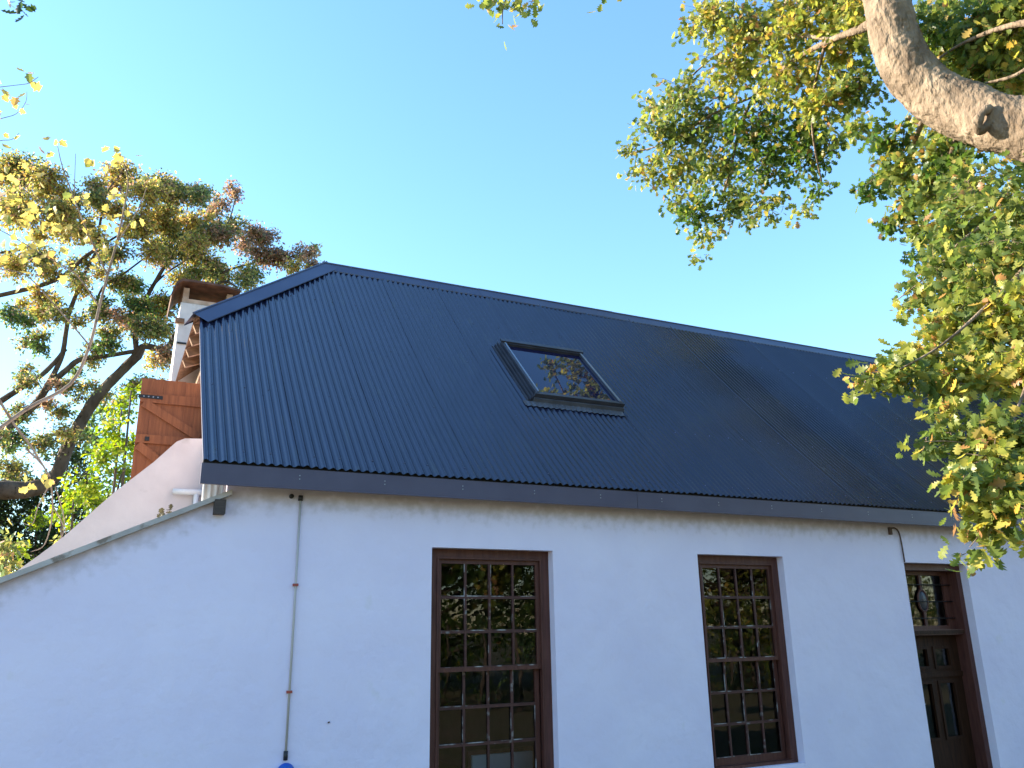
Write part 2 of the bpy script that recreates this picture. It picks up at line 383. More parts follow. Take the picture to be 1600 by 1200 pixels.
# gable walls and inside
gp = [(0.01, 0), (2*YR-.01, 0), (2*YR-.01, 3.25), (2*YR-1.84, zt_-.12), (1.84, zt_-.12), (.01, 3.30)]
for nm, xa, xb in (('gable_wall', XG, XG+.3), ('far_gable_wall', XE-.3, XE)):
    b = MB(); n = len(gp); b.v = [(xa, p[0], p[1]) for p in gp]+[(xb, p[0], p[1]) for p in gp]
    b.f = [tuple(range(n)), tuple(range(2*n-1, n-1, -1))]+[(i, n+i, n+(i+1) % n, (i+1) % n) for i in range(n)]
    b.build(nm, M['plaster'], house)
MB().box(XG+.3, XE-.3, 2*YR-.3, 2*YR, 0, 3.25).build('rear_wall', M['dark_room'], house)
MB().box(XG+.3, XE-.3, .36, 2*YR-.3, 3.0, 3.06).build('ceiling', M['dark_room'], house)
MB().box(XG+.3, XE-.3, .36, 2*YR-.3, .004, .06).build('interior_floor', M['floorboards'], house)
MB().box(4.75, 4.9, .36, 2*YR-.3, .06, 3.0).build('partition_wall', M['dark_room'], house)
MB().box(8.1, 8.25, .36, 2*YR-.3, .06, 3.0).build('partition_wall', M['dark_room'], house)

# half-hip eave timbers seen from below
for i, y in enumerate((2.0, 2.45, 2.9, 3.35)):
    MB().bar((XV-.03, y, zt_-.10), (XG-.01, y, zt_+.005), (0, .03, 0), (.02, 0, -.045)).build('rafter_end', M['rafter'], house)
MB().box(XG-.06, XG-.002, 1.86, 2*YR-1.86, zt_-.20, zt_-.08).build('wall_plate', M['rafter'], house)

# chimney
ch = MB()
def frust(b, x0, x1, y0, y1, z0, X0, X1, Y0, Y1, z1):
    return b.hexa([(x0, y0, z0), (x1, y0, z0), (x0, y1, z0), (x1, y1, z0), (X0, Y0, z1), (X1, Y0, z1), (X0, Y1, z1), (X1, Y1, z1)])
frust(ch, .47, 1.3, 4.45, 5.25, 2.6, .512, 1.27, 4.5, 5.2, 5.35); frust(ch, .512, 1.27, 4.5, 5.2, 5.35, .53, 1.25, 4.515, 5.185, 6.46)
chim = ch.build('chimney', M['white_sheet'], house)
MB().box(.545, 1.235, 4.53, 5.17, 6.461, 6.535).build('chimney_band', M['sandstone'], chim)
for (x0, x1) in ((.55, .63), (1.15, 1.23)): MB().box(x0, x1, 4.535, 5.165, 6.536, 6.70).build('chimney_pier', M['sandstone'], chim)
cc = MB(); pr_ = [(.395, 6.475), (.415, 6.58), (.455, 6.68), (.52, 6.735), (.60, 6.75), (.85, 6.745), (1.1, 6.73), (1.32, 6.71)]
for i in range(len(pr_)-1):
    (xa, za), (xb, zb) = pr_[i], pr_[i+1]; w0, w1 = .02*math.sin(i*1.9), .02*math.sin((i+1)*1.9)
    cc.hexa([(xa, 4.38+w0, za), (xb, 4.38+w1, zb), (xa, 5.3, za), (xb, 5.3, zb), (xa-.01, 4.38+w0, za+.035), (xb-.005, 4.38+w1, zb+.035), (xa-.01, 5.3, za+.035), (xb-.005, 5.3, zb+.035)])
cc.build('chimney_cover', M['rust'], chim)
MB().box(.535, .66, 4.49, 4.505, 5.83, 5.855).build('iron_strap', M['iron'], chim)
MB().box(.48, .60, 4.46, 4.56, 6.14, 6.20).build('flashing_band', M['rafter'], chim)

# open loft shutter (parallel to the front wall)
SY = 2.70
sx0, sx1, sz0, sz1 = .125, .84, 3.40, 4.765
sh = MB().box(sx0, sx1, SY+.0255, SY+.034, sz0+.01, sz1-.03).build('loft_shutter', M['cedar'], house)
MB().box(sx0, sx1, SY-.028, SY-.002, sz1-.30, sz1-.19).build('ledge', M['cedar'], sh); MB().box(sx0, sx1, SY-.028, SY-.002, 3.985, 4.085).build('ledge', M['cedar'], sh)
nw = 6; wd = (sx1-sx0)/nw
for i in range(nw): MB().box(sx0+i*wd+.0006, sx0+(i+1)*wd-.0006, SY, SY+.022+.003*(i % 2), sz0, sz1-.01*random.random()).build('plank', M['cedar'], sh)
def brace(p, q):
    p, q = np.array([p[0], SY-.0165, p[1]]), np.array([q[0], SY-.0165, q[1]]); t = (q-p)/np.linalg.norm(q-p); wv = np.cross(t, [0, 1, 0])*.048
    MB().bar(p, q, wv, (0, .0135, 0)).build('brace', M['cedar'], sh)
brace((sx0+.04, 4.46), (sx1-.04, 4.10)); brace((sx0+.03, 3.96), (sx1-.04, 3.50))
st = MB().box(sx0-.02, sx0+.24, SY-.037, SY-.029, sz1-.255, sz1-.215).build('strap_hinge', M['iron'], sh)
for i in range(4): MB().box(sx0+.03+i*.05, sx0+.045+i*.05, SY-.041, SY-.0371, sz1-.242, sz1-.228).build('hinge_bolt', M['bolt'], sh)
MB().box(sx0+.10, sx0+.145, SY-.05, SY-.029, 4.01, 4.055).build('latch', M['iron'], sh)

# lean-to: far parapet wall, roof, edge strip
PY = 2.2
pp = [onY(*p, PY) for p in ((330, 686), (289, 685), (276, 690), (240, 722), (180, 768), (140, 803), (100, 838), (60, 868), (25, 893))]
poly = [(p[0], p[2]) for p in pp]
last = poly[-1]; poly += [(last[0]-1.6, last[1]-1.15), (last[0]-1.6, 0), (XG-.003, 0)]
poly[0] = (XG-.003, poly[0][1])
MB().prism(poly[::-1], PY, PY+.28).build('parapet_wall', M['parapet'], house)
el = lambda x: 3.028-(XG+.01-x)*.472
lr = MB(); Xs = np.linspace(-3.3, XG-.005, 10)
for i in range(9):
    a, b_ = Xs[i], Xs[i+1]
    lr.hexa([(a, .02, el(a)-.02), (b_, .02, el(b_)-.02), (a, PY-.01, el(a)-.02), (b_, PY-.01, el(b_)-.02), (a, .02, el(a)+.005), (b_, .02, el(b_)+.005), (a, PY-.01, el(a)+.005), (b_, PY-.01, el(b_)+.005)])
lr.build('lean_to_roof', M['edge'], house)
le = MB(); Xs = np.linspace(-3.3, XG+.03, 12)
for i in range(11):
    a, b_ = Xs[i], Xs[i+1]; d = .006*math.sin(i*2.1)
    le.hexa([(a, -.075, el(a)-.022), (b_, -.075, el(b_)-.022), (a, .02, el(a)-.022), (b_, .02, el(b_)-.022), (a, -.075, el(a)+.022), (b_, -.075, el(b_)+.022), (a, .02, el(a)+.022), (b_, .02, el(b_)+.022)])
le.build('lean_to_edge_strip', M['edge'], house)
MB().box(.755, .845, -.10, .0, 2.845, 2.965).build('purlin_end', M['timber'], house)
# white corrugated closer at the corner, pipe on parapet
cv = []; cf = []; n = 40
for i in range(n+1):
    x = .66+(.855-.66)*i/n; yv = .06+.009*math.cos(2*math.pi*x/.05)
    cv += [(x, yv, 2.95), (x, yv, 3.22)]
for i in range(n): cf.append((2*i, 2*i+2, 2*i+3, 2*i+1))
meshobj('white_corrugated_closer', cv, cf, M['white_sheet'], house, smooth=True)
p0, p1 = onY(270, 768, PY-.06), onY(330, 770, PY-.06)
pm = onY(307, 770, PY-.06)
pw = MB().tube([p0, p1], .032, 10).build('waste_pipe', M['white_sheet'], house, True)
MB().tube([pm, pm-np.array([0, 0, .6])], .028, 10).build('pipe_drop', M['white_sheet'], pw, True)

# ------------------------------------------------------------------ sash windows
GLASS_N = [0]
def window(x0, x1, z0, z1, name):
    f = .088; b = MB(); yf, yb = .10, .235
    b.box(x0, x0+f, yf, yb, z0, z1); b.box(x1-f, x1, yf, yb, z0, z1); b.box(x0+f, x1-f, yf, yb, z1-f*.9, z1); b.box(x0+f, x1-f, yf-.03, yb, z0, z0+.06)
    win = b.build(name, M['wood'], house)
    MB().box(x0+.002, x1-.002, .004, yf-.032, z0+.001, z0+.03).build('window_sill', M['plaster'], win)
    e = .016                                          # parting bead
    MB().box(x0+f, x0+f+e, yf-.012, yf+.03, z0+.06, z1-f*.9).box(x1-f-e, x1-f, yf-.012, yf+.03, z0+.06, z1-f*.9).box(x0+f+e, x1-f-e, yf-.012, yf+.03, z1-f*.9-e, z1-f*.9).build('bead', M['wood'], win)
    zm = 1.53
    for si, (s0, s1, ys) in enumerate(((zm-.022, z1-f*.9-e, .118), (z0+.06, zm+.02, .165))):
        X0, X1 = x0+f+e*.4, x1-f-e*.4; stl = .046; top = .042; bot = .036 if si == 0 else .07
        if si == 1: X0 += .01; X1 -= .01
        s = MB(); s.box(X0, X0+stl, ys, ys+.042, s0, s1).box(X1-stl, X1, ys, ys+.042, s0, s1).box(X0+stl, X1-stl, ys+.001, ys+.041, s1-top, s1).box(X0+stl, X1-stl, ys+.001, ys+.041, s0, s0+bot)
        s.build('sash', M['wood'], win)
        gx0, gx1, gz0, gz1 = X0+stl, X1-stl, s0+bot, s1-top
        bw = .0105; cx = [gx0+(gx1-gx0)*i/4 for i in range(5)]; cz = [gz0+(gz1-gz0)*i/3 for i in range(4)]
        for i in (1, 2, 3): MB().box(cx[i]-bw, cx[i]+bw, ys+.004, ys+.036, gz0, gz1).build('glazing_bar', M['bar'], win)
        for j in (1, 2):
            for i in range(4): MB().box(cx[i]+(bw if i else 0), cx[i+1]-(bw if i < 3 else 0), ys+.005, ys+.035, cz[j]-bw, cz[j]+bw).build('glazing_bar', M['bar'], win)
        for i in range(4):
            for j in range(3):
                ax, bx_ = cx[i]+(bw if i else 0), cx[i+1]-(bw if i < 3 else 0); az, bz = cz[j]+(bw if j else 0), cz[j+1]-(bw if j < 2 else 0)
                # putty line on the lower edge and sometimes a side
                pb = MB(); pb.box(ax, bx_, ys+.0035, ys+.014, az, az+.006+.004*random.random())
                if random.random() < .35: pb.box(bx_-.006, bx_, ys+.0035, ys+.014, az+.011, bz)
                if random.random() < .2: pb.box(ax, ax+.006, ys+.0035, ys+.014, az+.011, bz)
                pb.build('putty_line', M['putty'], win)
                tx, tz = random.uniform(-.006, .006), random.uniform(-.006, .006); yc = ys+.022; hw, hh = (bx_-ax)/2, (bz-az)/2
                def yy(sx, sz): return yc+tx*sx*hw+tz*sz*hh
                MB().quad((ax, yy(-1, -1), az), (bx_, yy(1, -1), az), (bx_, yy(1, 1), bz), (ax, yy(-1, 1), bz)).build('pane', M['glass'], win)
    return win
window(*W1, 'window'); window(*W2, 'window')

# ------------------------------------------------------------------ door with fanlight
def door():
    x0, x1, _, z1 = DR; f = .085
    b = MB(); b.box(x0, x0+f, .105, .34, .0, z1).box(x1-f, x1, .105, .34, .0, z1).box(x0+f, x1-f, .105, .34, z1-.085, z1).box(x0+f, x1-f, .13, .34, 1.735, 1.80)
    d = b.build('door', M['wood'], house)
    a, c = x0+f, x1-f; y = .245
    MB().box(a, c, .12, .128, 1.745, 1.79).build('transom_moulding', M['doorwood'], d)
    # fanlight
    fz0, fz1 = 1.80, z1-.085; s = .055; mid = (a+c)/2
    MB().box(a, a+s, y, y+.04, fz0, fz1).box(c-s-.05, c, y, y+.04, fz0, fz1).box(a+s, c-s-.05, y, y+.04, fz0, fz0+.05).box(a+s, c-s-.05, y, y+.04, fz1-.05, fz1).build('fanlight_frame', M['wood'], d)
    A, Cc = a+s, c-s-.05; mid = (A+Cc)/2
    MB().quad((A, y+.03, fz0+.05), (Cc, y+.03, fz0+.05), (Cc, y+.03, fz1-.05), (A, y+.03, fz1-.05)).build('pane', M['glass'], d)
    zc = 2.16
    pts = [(mid, y+.012, fz0+.05), (mid, y+.012, zc-.16), (mid, y+.012, zc+.16), (mid, y+.012, fz1-.05)]
    for za, zb in ((fz0+.05, zc-.13), (zc+.13, fz1-.05)): MB().box(mid-.022, mid+.022, y+.002, y+.026, za, zb).build('fanlight_mullion', M['wood'], d)
    ring = MB(); n = 24
    ring.tube([(mid+.085*math.cos(2*math.pi*i/n), y+.012, zc+.135*math.sin(2*math.pi*i/n)) for i in range(n+1)], .016, 8, cap=False)
    ring.build('oval_ring', M['wood'], d, True)
    b2 = MB(); m = 8
    for j in range(m+1):
        t = j/m; r = math.cos(t*math.pi/2*.98); b2.v += [(mid+.075*r*math.cos(2*math.pi*i/n), y+.012-.03*math.sin(t*math.pi/2), zc+.122*r*math.sin(2*math.pi*i/n)) for i in range(n)]
    for j in range(m):
        for i in range(n): b2.f.append((j*n+i, j*n+(i+1) % n, (j+1)*n+(i+1) % n, (j+1)*n+i))
    b2.build('oval_boss', M['skyframe'], d, True)
    for zz in (2.36, 2.15, 1.94): MB().tube([(a, y-.025, zz), (c, y-.025, zz)], .007, 8).build('security_bar', M['iron'], d, True)
    # leaf
    yl = .26; z0_ = .03; z1_ = 1.735
    rows = [(1.335, 1.585), (.50, 1.17)]; cols = [(a+.115, mid-.055), (mid+.055, c-.165)]
    xs = [a, cols[0][0], cols[0][1], cols[1][0], cols[1][1], c]; zs = [z0_, .50, 1.17, 1.335, 1.585, z1_]
    lf = MB()
    for i in range(5):
        for j in range(5):
            if i in (1, 3) and j in (1, 3): continue
            lf.quad((xs[i], yl, zs[j]), (xs[i+1], yl, zs[j]), (xs[i+1], yl, zs[j+1]), (xs[i], yl, zs[j+1]))
    leaf = lf.build('door_leaf', M['doorwood'], d)
    for (xa, xb) in cols:
        for (za, zb) in rows:
            mb = MB(); r_ = .022
            mb.box(xa-.012, xa+r_, yl-.014, yl+.03, za-.012, zb+.012).box(xb-r_, xb+.012, yl-.014, yl+.03, za-.012, zb+.012).box(xa+r_, xb-r_, yl-.014, yl+.03, za-.012, za+r_).box(xa+r_, xb-r_, yl-.014, yl+.03, zb-r_, zb+.012)
            mb.build('panel_moulding', M['doorwood'], d)
            MB().quad((xa, yl+.02, za), (xb, yl+.02, za), (xb, yl+.02, zb), (xa, yl+.02, zb)).build('pane', M['glass'], d)
    MB().box(a, c, yl-.022, yl-.0005, 1.225, 1.285).build('lock_rail_moulding', M['doorwood'], d)
    MB().tube([(a+.055, yl-.002, .93), (a+.055, yl-.06, .93), (a+.16, yl-.065, .925)], .009, 8).build('door_handle', M['bolt'], d, True)
    MB().box(a, c, .33, .336, z0_, z1_).build('door_back', M['iron'], d)
door()

# ------------------------------------------------------------------ skylight on the roof
def skylight():
    xa, xb, ya, yb, h = 4.385, 5.615, 1.06, 2.03, .125
    fw = .052
    def P(x, y, hh): return rp(x, y, hh)
    def slab(b, x0, x1, y0, y1, h0, h1): return b.hexa([P(x0, y0, h0), P(x1, y0, h0), P(x0, y1, h0), P(x1, y1, h0), P(x0, y0, h1), P(x1, y0, h1), P(x0, y1, h1), P(x1, y1, h1)])
    b = MB(); fy = fw*.7
    slab(b, xa, xa+fw, ya, yb, -.01, h); slab(b, xb-fw, xb, ya, yb, -.01, h); slab(b, xa+fw, xb-fw, ya, ya+fy, -.01, h-.012); slab(b, xa+fw, xb-fw, yb-fy*1.2, yb, -.01, h)
    sk = b.build('skylight', M['skyframe'], house)
    c = MB(); slab(c, xa+fw, xb-fw, ya+fy, yb-fy*1.2, h-.040, h-.034); c.build('skylight_glass', M['skyglass'], sk)
    e = MB(); slab(e, xa+fw-.022, xa+fw-.006, ya+fy*.5, yb-fy, h+.001, h+.012); e.build('glazing_bead', M['skylit'], sk)
    e = MB(); slab(e, xb-fw+.004, xb-fw+.022, ya+fy*.5, yb-fy, h+.001, h+.012); e.build('glazing_bead', M['skylit'], sk)
    e = MB(); slab(e, xa-.012, xb+.012, yb-fy*.75, yb+.02, h+.001, h+.022); e.build('top_hood', M['skyframe'], sk)
    e = MB(); slab(e, xa-.016, xb+.016, ya-.018, ya-.001, .075, h-.002); e.build('bottom_rail', M['skyframe'], sk)
    # stepped side flashing
    for i, (o0, hh) in enumerate(((-.018, .09), (-.046, .060), (-.080, .032))):
        e = MB(); slab(e, xa+o0-.012, xa+o0+.004, ya-.02, yb+.02, .008, hh); e.build('side_flashing', M['skyframe'], sk)
        o1 = o0*.4; e = MB(); slab(e, xb-o1-.004, xb-o1+.004, ya-.02, yb+.02, .008, hh*.8); e.build('side_flashing', M['skyframe'], sk)
    e = MB(); slab(e, xa-.02, xb+.02, ya-.032, ya-.0185, .012, .07); e.build('sill_flashing', M['apron'], sk)
    v = []; f = []; x0, x1 = xa-.165, xb+.01; n = int((x1-x0)/PIT*8)
    for i in range(n+1):
        x = x0+(x1-x0)*i/n; hh = .0095*math.cos(2*math.pi*(x-XV-.02)/PIT)
        for j, (y, k_, o) in enumerate(((ya-.105-.004*math.cos(2*math.pi*(x-XV-.02)/PIT), 1, .013), (ya-.07, .8, .0145), (ya-.03, .1, .022))): v.append(P(x, y, hh*k_+o))
    for i in range(n):
        for j in range(2):
            a = i*3+j; f.append((a, a+3, a+4, a+1))
    meshobj('apron_flashing', v, f, M['apron'], sk, smooth=True)
skylight()

# ------------------------------------------------------------------ small things on the wall
cpt, cpb = np.array([1.48, -.016, 3.02]), np.array([1.48, -.016, .93])
con = MB().tube([cpt, (1.482, -.016, 2.0), cpb], .0098, 10).build('wall_conduit', M['conduit'], smooth=True)
tag(con, 'thin grey vertical conduit pipe with red clips on the white wall', 'conduit')
for z in (2.273, 1.407): MB().box(1.458, 1.502, -.034, -.001, z-.010, z+.010).build('clip', M['redclip'], con)
MB().tube([(1.48, -.018, 3.0), (1.48, -.018, 3.045)], .021, 10).build('end_cap', M['blackplastic'], con, True)
MB().tube([(1.48, -.018, .885), (1.48, -.018, .955)], .018, 10).build('connector', M['blackplastic'], con, True)
bc = MB(); n = 20
for j in range(7):
    t = j/6*math.pi/2; bc.v += [(1.48+.075*math.cos(t)*math.cos(2*math.pi*i/n), -.05+.048*math.cos(t)*math.sin(2*math.pi*i/n), .795+.075*math.sin(t)) for i in range(n)]
bc.v += [(1.48+.075*math.cos(2*math.pi*i/n), -.05+.048*math.sin(2*math.pi*i/n), .62) for i in range(n)]
for j in range(6):
    for i in range(n): bc.f.append((j*n+i, j*n+(i+1) % n, (j+1)*n+(i+1) % n, (j+1)*n+i))
for i in range(n): bc.f.append((7*n+i, 7*n+(i+1) % n, (i+1) % n, i))
bc.build('blue_junction_cap', M['blue'], con, True)
pl = MB().tube([(1.40, -.002, 3.035), (1.40, -.03, 3.035)], .02, 12).build('wall_plug', M['blackplastic'], None, True); tag(pl, 'round black plug beside the conduit top under the eaves', 'plug')
nl = MB().tube([(1.823, .004, 1.149), (1.823, -.03, 1.155)], .007, 8).build('wall_nail', M['rustcable'], None, True); tag(nl, 'small rusty nail stub alone on the white wall', 'nail')
ca, ra = smoothline([(8.855, -.012, 3.03), (8.95, -.014, 3.04), (9.01, -.014, 2.99), (9.03, -.014, 2.85), (9.035, -.014, 2.62)], [.009]*5)
cb = MB().tube(ca, ra, 8).build('cable', M['rustcable'], None, True); tag(cb, 'brown cable curving down from the eaves to the door head', 'cable')
MB().box(8.835, 8.872, -.035, -.001, 2.955, 3.045).build('cable_box', M['rustcable'], cb)
# things inside, seen through the panes
q = onY(738, 1181, 1.0); q2 = onY(832, 1172, 1.0)
ib = MB().box(q[0], q2[0], 1.0, 1.04, .06, q[2]).build('pale_board', M['board']); tag(ib, 'pale blue board standing inside behind the left sash window', 'board')
MB().box(q[0]-.03, q2[0]+.03, 1.041, 1.07, .06, q[2]+.04).build('board_back', M['wood'], ib)
cq = onY(1160, 1160, 1.3)
chr_ = empty('chair', (cq[0]+.2, 1.3, .06)); tag(chr_, 'round-backed chair inside behind the right sash window', 'chair')
arc = [(-.2, 0, .42)]+[(-.2*math.cos(math.pi*i/8), 0, .62+.2*math.sin(math.pi*i/8)) for i in range(9)]+[(.2, 0, .42)]
MB().tube(arc, .016, 8).build('back_hoop', M['board'], chr_, True)
MB().box(-.22, .22, .02, .42, .40, .44).build('seat', M['doorwood'], chr_)
for sx in (-.19, .19):
    for sy in (.04, .39): MB().tube([(sx, sy, 0), (sx, sy, .4)], .017, 8).build('leg', M['doorwood'], chr_, True)

# ------------------------------------------------------------------ foliage
def unit(v): return v/(np.linalg.norm(v, axis=-1, keepdims=True)+1e-9)
def leaf_shape(kind):
    if kind == 'oak':                                 # lobed outline, half side x>0
        hs = [(0, .0), (.07, .10), (.25, .22), (.10, .31), (.37, .45), (.17, .54), (.42, .70), (.20, .80), (.21, .94), (.0, 1.0)]
    elif kind == 'plane':
        hs = [(0, .0), (.38, .02), (.28, .20), (.58, .42), (.33, .50), (.30, .72), (.0, 1.0)]
    else:
        hs = [(0, 0), (.24, .35), (.22, .68), (0, 1.0)]
    m = len(hs); v = []; f = []
    for i, (x, y) in enumerate(hs): v.append((0, y, -.10*math.sin(y*2.6)))       # midrib, bent
    for sgn in (1, -1):
        idx = {}
        for i, (x, y) in enumerate(hs):
            if x > 0: idx[i] = len(v); v.append((sgn*x, y, .22*x-.10*math.sin(y*2.6)))
        for i in range(m-1):
            a = idx.get(i, i); b = idx.get(i+1, i+1)
            q = [i, i+1, b, a]; q = [q[k] for k in range(4) if q.index(q[k]) == k]
            if len(q) >= 3: f.append(tuple(q if sgn < 0 else q[::-1]))
    return np.array(v, float), f
LS = {k: leaf_shape(k) for k in ('oak', 'plane', 'plain')}
def leaves_mesh(name, kind, pos, dirs, nor, size, colr, parent):
    V, F = LS[kind]; n = len(pos)
    d = unit(dirs); nn = unit(nor-d*np.sum(nor*d, 1, keepdims=True)); s = np.cross(d, nn)
    P = pos[:, None, :]+size[:, None, None]*(V[None, :, 0:1]*s[:, None, :]+V[None, :, 1:2]*d[:, None, :]+V[None, :, 2:3]*nn[:, None, :])
    k = len(V); me = bpy.data.meshes.new(name)
    lens = np.array([len(f) for f in F]); flat = np.concatenate([np.array(f) for f in F])
    me.vertices.add(n*k); me.vertices.foreach_set('co', P.reshape(-1).astype(np.float32))
    loops = (flat[None, :]+(np.arange(n)*k)[:, None]).ravel(); L_ = np.tile(lens, n)
    me.loops.add(len(loops)); me.loops.foreach_set('vertex_index', loops.astype(np.int32))
    me.polygons.add(len(L_)); me.polygons.foreach_set('loop_start', np.concatenate([[0], np.cumsum(L_)[:-1]]).astype(np.int32))
    me.update(calc_edges=True)
    a = me.attributes.new('col', 'FLOAT_COLOR', 'POINT'); c = np.ones((n*k, 4), np.float32); c[:, :3] = np.repeat(colr, k, 0); a.data.foreach_set('color', c.ravel())
    me.materials.append(M['leaf']); me.validate()
    o = bpy.data.objects.new(name, me); link(o, parent); tag(o, kind='stuff'); return o
PAL = {
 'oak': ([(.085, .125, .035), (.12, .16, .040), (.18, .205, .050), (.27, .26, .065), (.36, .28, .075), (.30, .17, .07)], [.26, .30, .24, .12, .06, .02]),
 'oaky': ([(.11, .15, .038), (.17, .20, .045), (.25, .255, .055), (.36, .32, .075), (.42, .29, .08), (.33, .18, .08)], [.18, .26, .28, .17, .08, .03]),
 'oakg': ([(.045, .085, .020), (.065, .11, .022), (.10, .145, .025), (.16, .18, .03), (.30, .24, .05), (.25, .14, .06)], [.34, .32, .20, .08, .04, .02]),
 'yel': ([(.14, .16, .045), (.24, .235, .065), (.38, .31, .09), (.45, .36, .12), (.36, .22, .08), (.26, .17, .12)], [.2, .22, .22, .14, .12, .1]),
 'mid': ([(.06, .085, .035), (.10, .115, .04), (.16, .165, .05), (.27, .235, .07), (.28, .18, .09), (.20, .14, .11)], [.26, .28, .2, .12, .08, .06]),
 'grn': ([(.035, .055, .028), (.045, .08, .025), (.07, .11, .03), (.10, .14, .03), (.2, .18, .05), (.16, .11, .07)], [.3, .3, .2, .12, .05, .03]),
 'pink': ([(.16, .10, .075), (.26, .15, .10), (.36, .22, .13), (.20, .15, .09), (.12, .12, .05), (.10, .10, .06)], [.22, .24, .14, .16, .14, .1]),
 'bright': ([(.12, .19, .02), (.18, .25, .025), (.26, .30, .03), (.34, .33, .04), (.08, .13, .02), (.22, .22, .05)], [.25, .28, .2, .1, .12, .05]),
 'dark': ([(.018, .035, .016), (.026, .05, .018), (.04, .07, .022), (.06, .09, .025), (.09, .11, .03), (.05, .06, .03)], [.3, .3, .2, .1, .05, .05]),
}
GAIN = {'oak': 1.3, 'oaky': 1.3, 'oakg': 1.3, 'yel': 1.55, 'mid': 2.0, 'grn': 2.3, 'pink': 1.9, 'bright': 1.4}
def pal(name, n):
    c, p = PAL[name]; c = np.array(c)*GAIN.get(name, 1); p = np.array(p)/sum(p); i = rng.choice(len(c), n, p=p); return np.array(c)[i]*(0.85+.3*rng.random((n, 1))), i
class Foliage:
    def __init__(s): s.pos = []; s.dir = []; s.nor = []; s.size = []; s.col = []; s.tw = MB()
    def clump(s, c, r, n, size, palname, droop=.25, per=8, twig=.004, squash=.8, anchor=None):
        c = np.asarray(c, float); nt_ = max(1, int(n/per))
        for _ in range(nt_):
            q = rng.normal(size=3); q = q/np.linalg.norm(q)*rng.random()**.45; q[2] *= squash
            e = c+q*r; b = c+q*r*.15+rng.normal(size=3)*r*.12
            if anchor is not None: b = b*.75+np.asarray(anchor)*.25
            e = e+np.array([0, 0, -droop*r*rng.random()]); ax = e-b; al = np.linalg.norm(ax)+1e-6
            if twig: s.tw.tube([b, (b+e)/2+rng.normal(size=3)*al*.08, e], [twig, twig*.8, twig*.4], 3, cap=False)
            t = .35+.65*rng.random(per); p = b+ax*t[:, None]+rng.normal(size=(per, 3))*size*.55
            d = unit(ax/al*.5+rng.normal(size=(per, 3))*.75+np.array([0, 0, -.35])); nn = unit(rng.normal(size=(per, 3))*.8+np.array([0, 0, .7]))
            cc, _i = pal(palname, per)
            s.pos.append(p); s.dir.append(d); s.nor.append(nn); s.size.append(size*(.65+.6*rng.random(per))); s.col.append(cc)
    def arrays(s): return [np.concatenate(x) for x in (s.pos, s.dir, s.nor, s.size, s.col)]
def single_leaves(kind, arr, count, parent, name='leaf'):
    """the leaves that show largest as objects of their own; returns the rest"""
    pos, d, nn, sz, cl = arr
    rel = pos-CAM; z = rel@_F; X = 800+FPX*(rel@_R)/np.maximum(z, .1); Y = 600-FPX*(rel@_U)/np.maximum(z, .1)
    dd = unit(d); n2 = unit(nn-dd*np.sum(nn*dd, 1, keepdims=True)); v = unit(rel)
    face = np.abs(np.sum(n2*v, 1))+.15
    score = np.where((z > .5) & (X > 0) & (X < 1600) & (Y > 0) & (Y < 1200), sz*sz*face/(z*z), 0)
    o = np.argsort(-score); sel = o[:count]; sel = sel[score[sel] > 0]; rest = np.setdiff1d(np.arange(len(pos)), sel)
    V, F = LS[kind]; cache = {}
    for i in sel:
        key = tuple(np.round(cl[i]*18).astype(int))
        if key not in cache:
            me = bpy.data.meshes.new(name); me.from_pydata([tuple(x) for x in V], [], F); me.materials.append(M['leaf'])
            a = me.attributes.new('col', 'FLOAT_COLOR', 'POINT'); c = np.ones((len(V), 4), np.float32); c[:, :3] = cl[i]; a.data.foreach_set('color', c.ravel()); cache[key] = me
        ob = bpy.data.objects.new(name, cache[key]); link(ob, parent); s_ = np.cross(dd[i], n2[i]); q = sz[i]
        lw = Matrix(((s_[0]*q, dd[i][0]*q, n2[i][0]*q, pos[i][0]), (s_[1]*q, dd[i][1]*q, n2[i][1]*q, pos[i][1]), (s_[2]*q, dd[i][2]*q, n2[i][2]*q, pos[i][2]), (0, 0, 0, 1)))
        ob.matrix_local = Matrix.Translation(-Vector(parent.location)) @ lw
    return [a[rest] for a in arr]
def adopt(o, parent):                                 # geometry is in world coordinates
    o.location = tuple(-Vector(parent.location)); return o
def limbs(lines, dist_scale, m, parent, name, n=10, lump=.06, sub=5):
    objs = []
    for ln in lines:
        P = [at(p[0], p[1], p[3]) for p in ln]; r = [p[2]*.5/FPX*float((q-CAM)@_F)*.86 for p, q in zip(ln, P)]
        P, r = smoothline(P, r, sub); o = MB().tube(P, r, n, lump).build(name, m, parent, True); adopt(o, parent); objs.append(o)
    return objs

# ---- oak on the right: points are (px, py, width px, distance)
tb = at(2500, 1000, 13.4); tb = np.array([tb[0], tb[1], 0])
oak = empty('oak_tree', tuple(tb)); tag(oak, 'big oak with thick pale limb and yellowing leaves at the right', 'tree')
fork = at(2380, 480, 12.6)
P, r = smoothline([tb-np.array([0, 0, .2]), tb+np.array([.05, .02, 1.2]), (tb+fork)/2+np.array([.1, 0, .3]), fork], [.72, .56, .50, .46], 6)
adopt(MB().tube(P, r, 18, .05).build('trunk', M['oakbark'], oak, True), oak)
mainl = [(2380, 480, 150, 12.6), (2100, 390, 140, 11.2), (1860, 300, 126, 10.5), (1720, 232, 112, 10.3), (1600, 203, 103, 10.5), (1530, 182, 98, 10.8), (1462, 150, 90, 11.1), (1420, 108, 84, 11.3), (1401, 66, 78, 11.5), (1390, 25, 74, 11.7), (1380, -20, 72, 12), (1330, -160, 64, 12.6), (1230, -300, 50, 13.4), (1090, -380, 34, 14), (960, -420, 20, 14.6)]
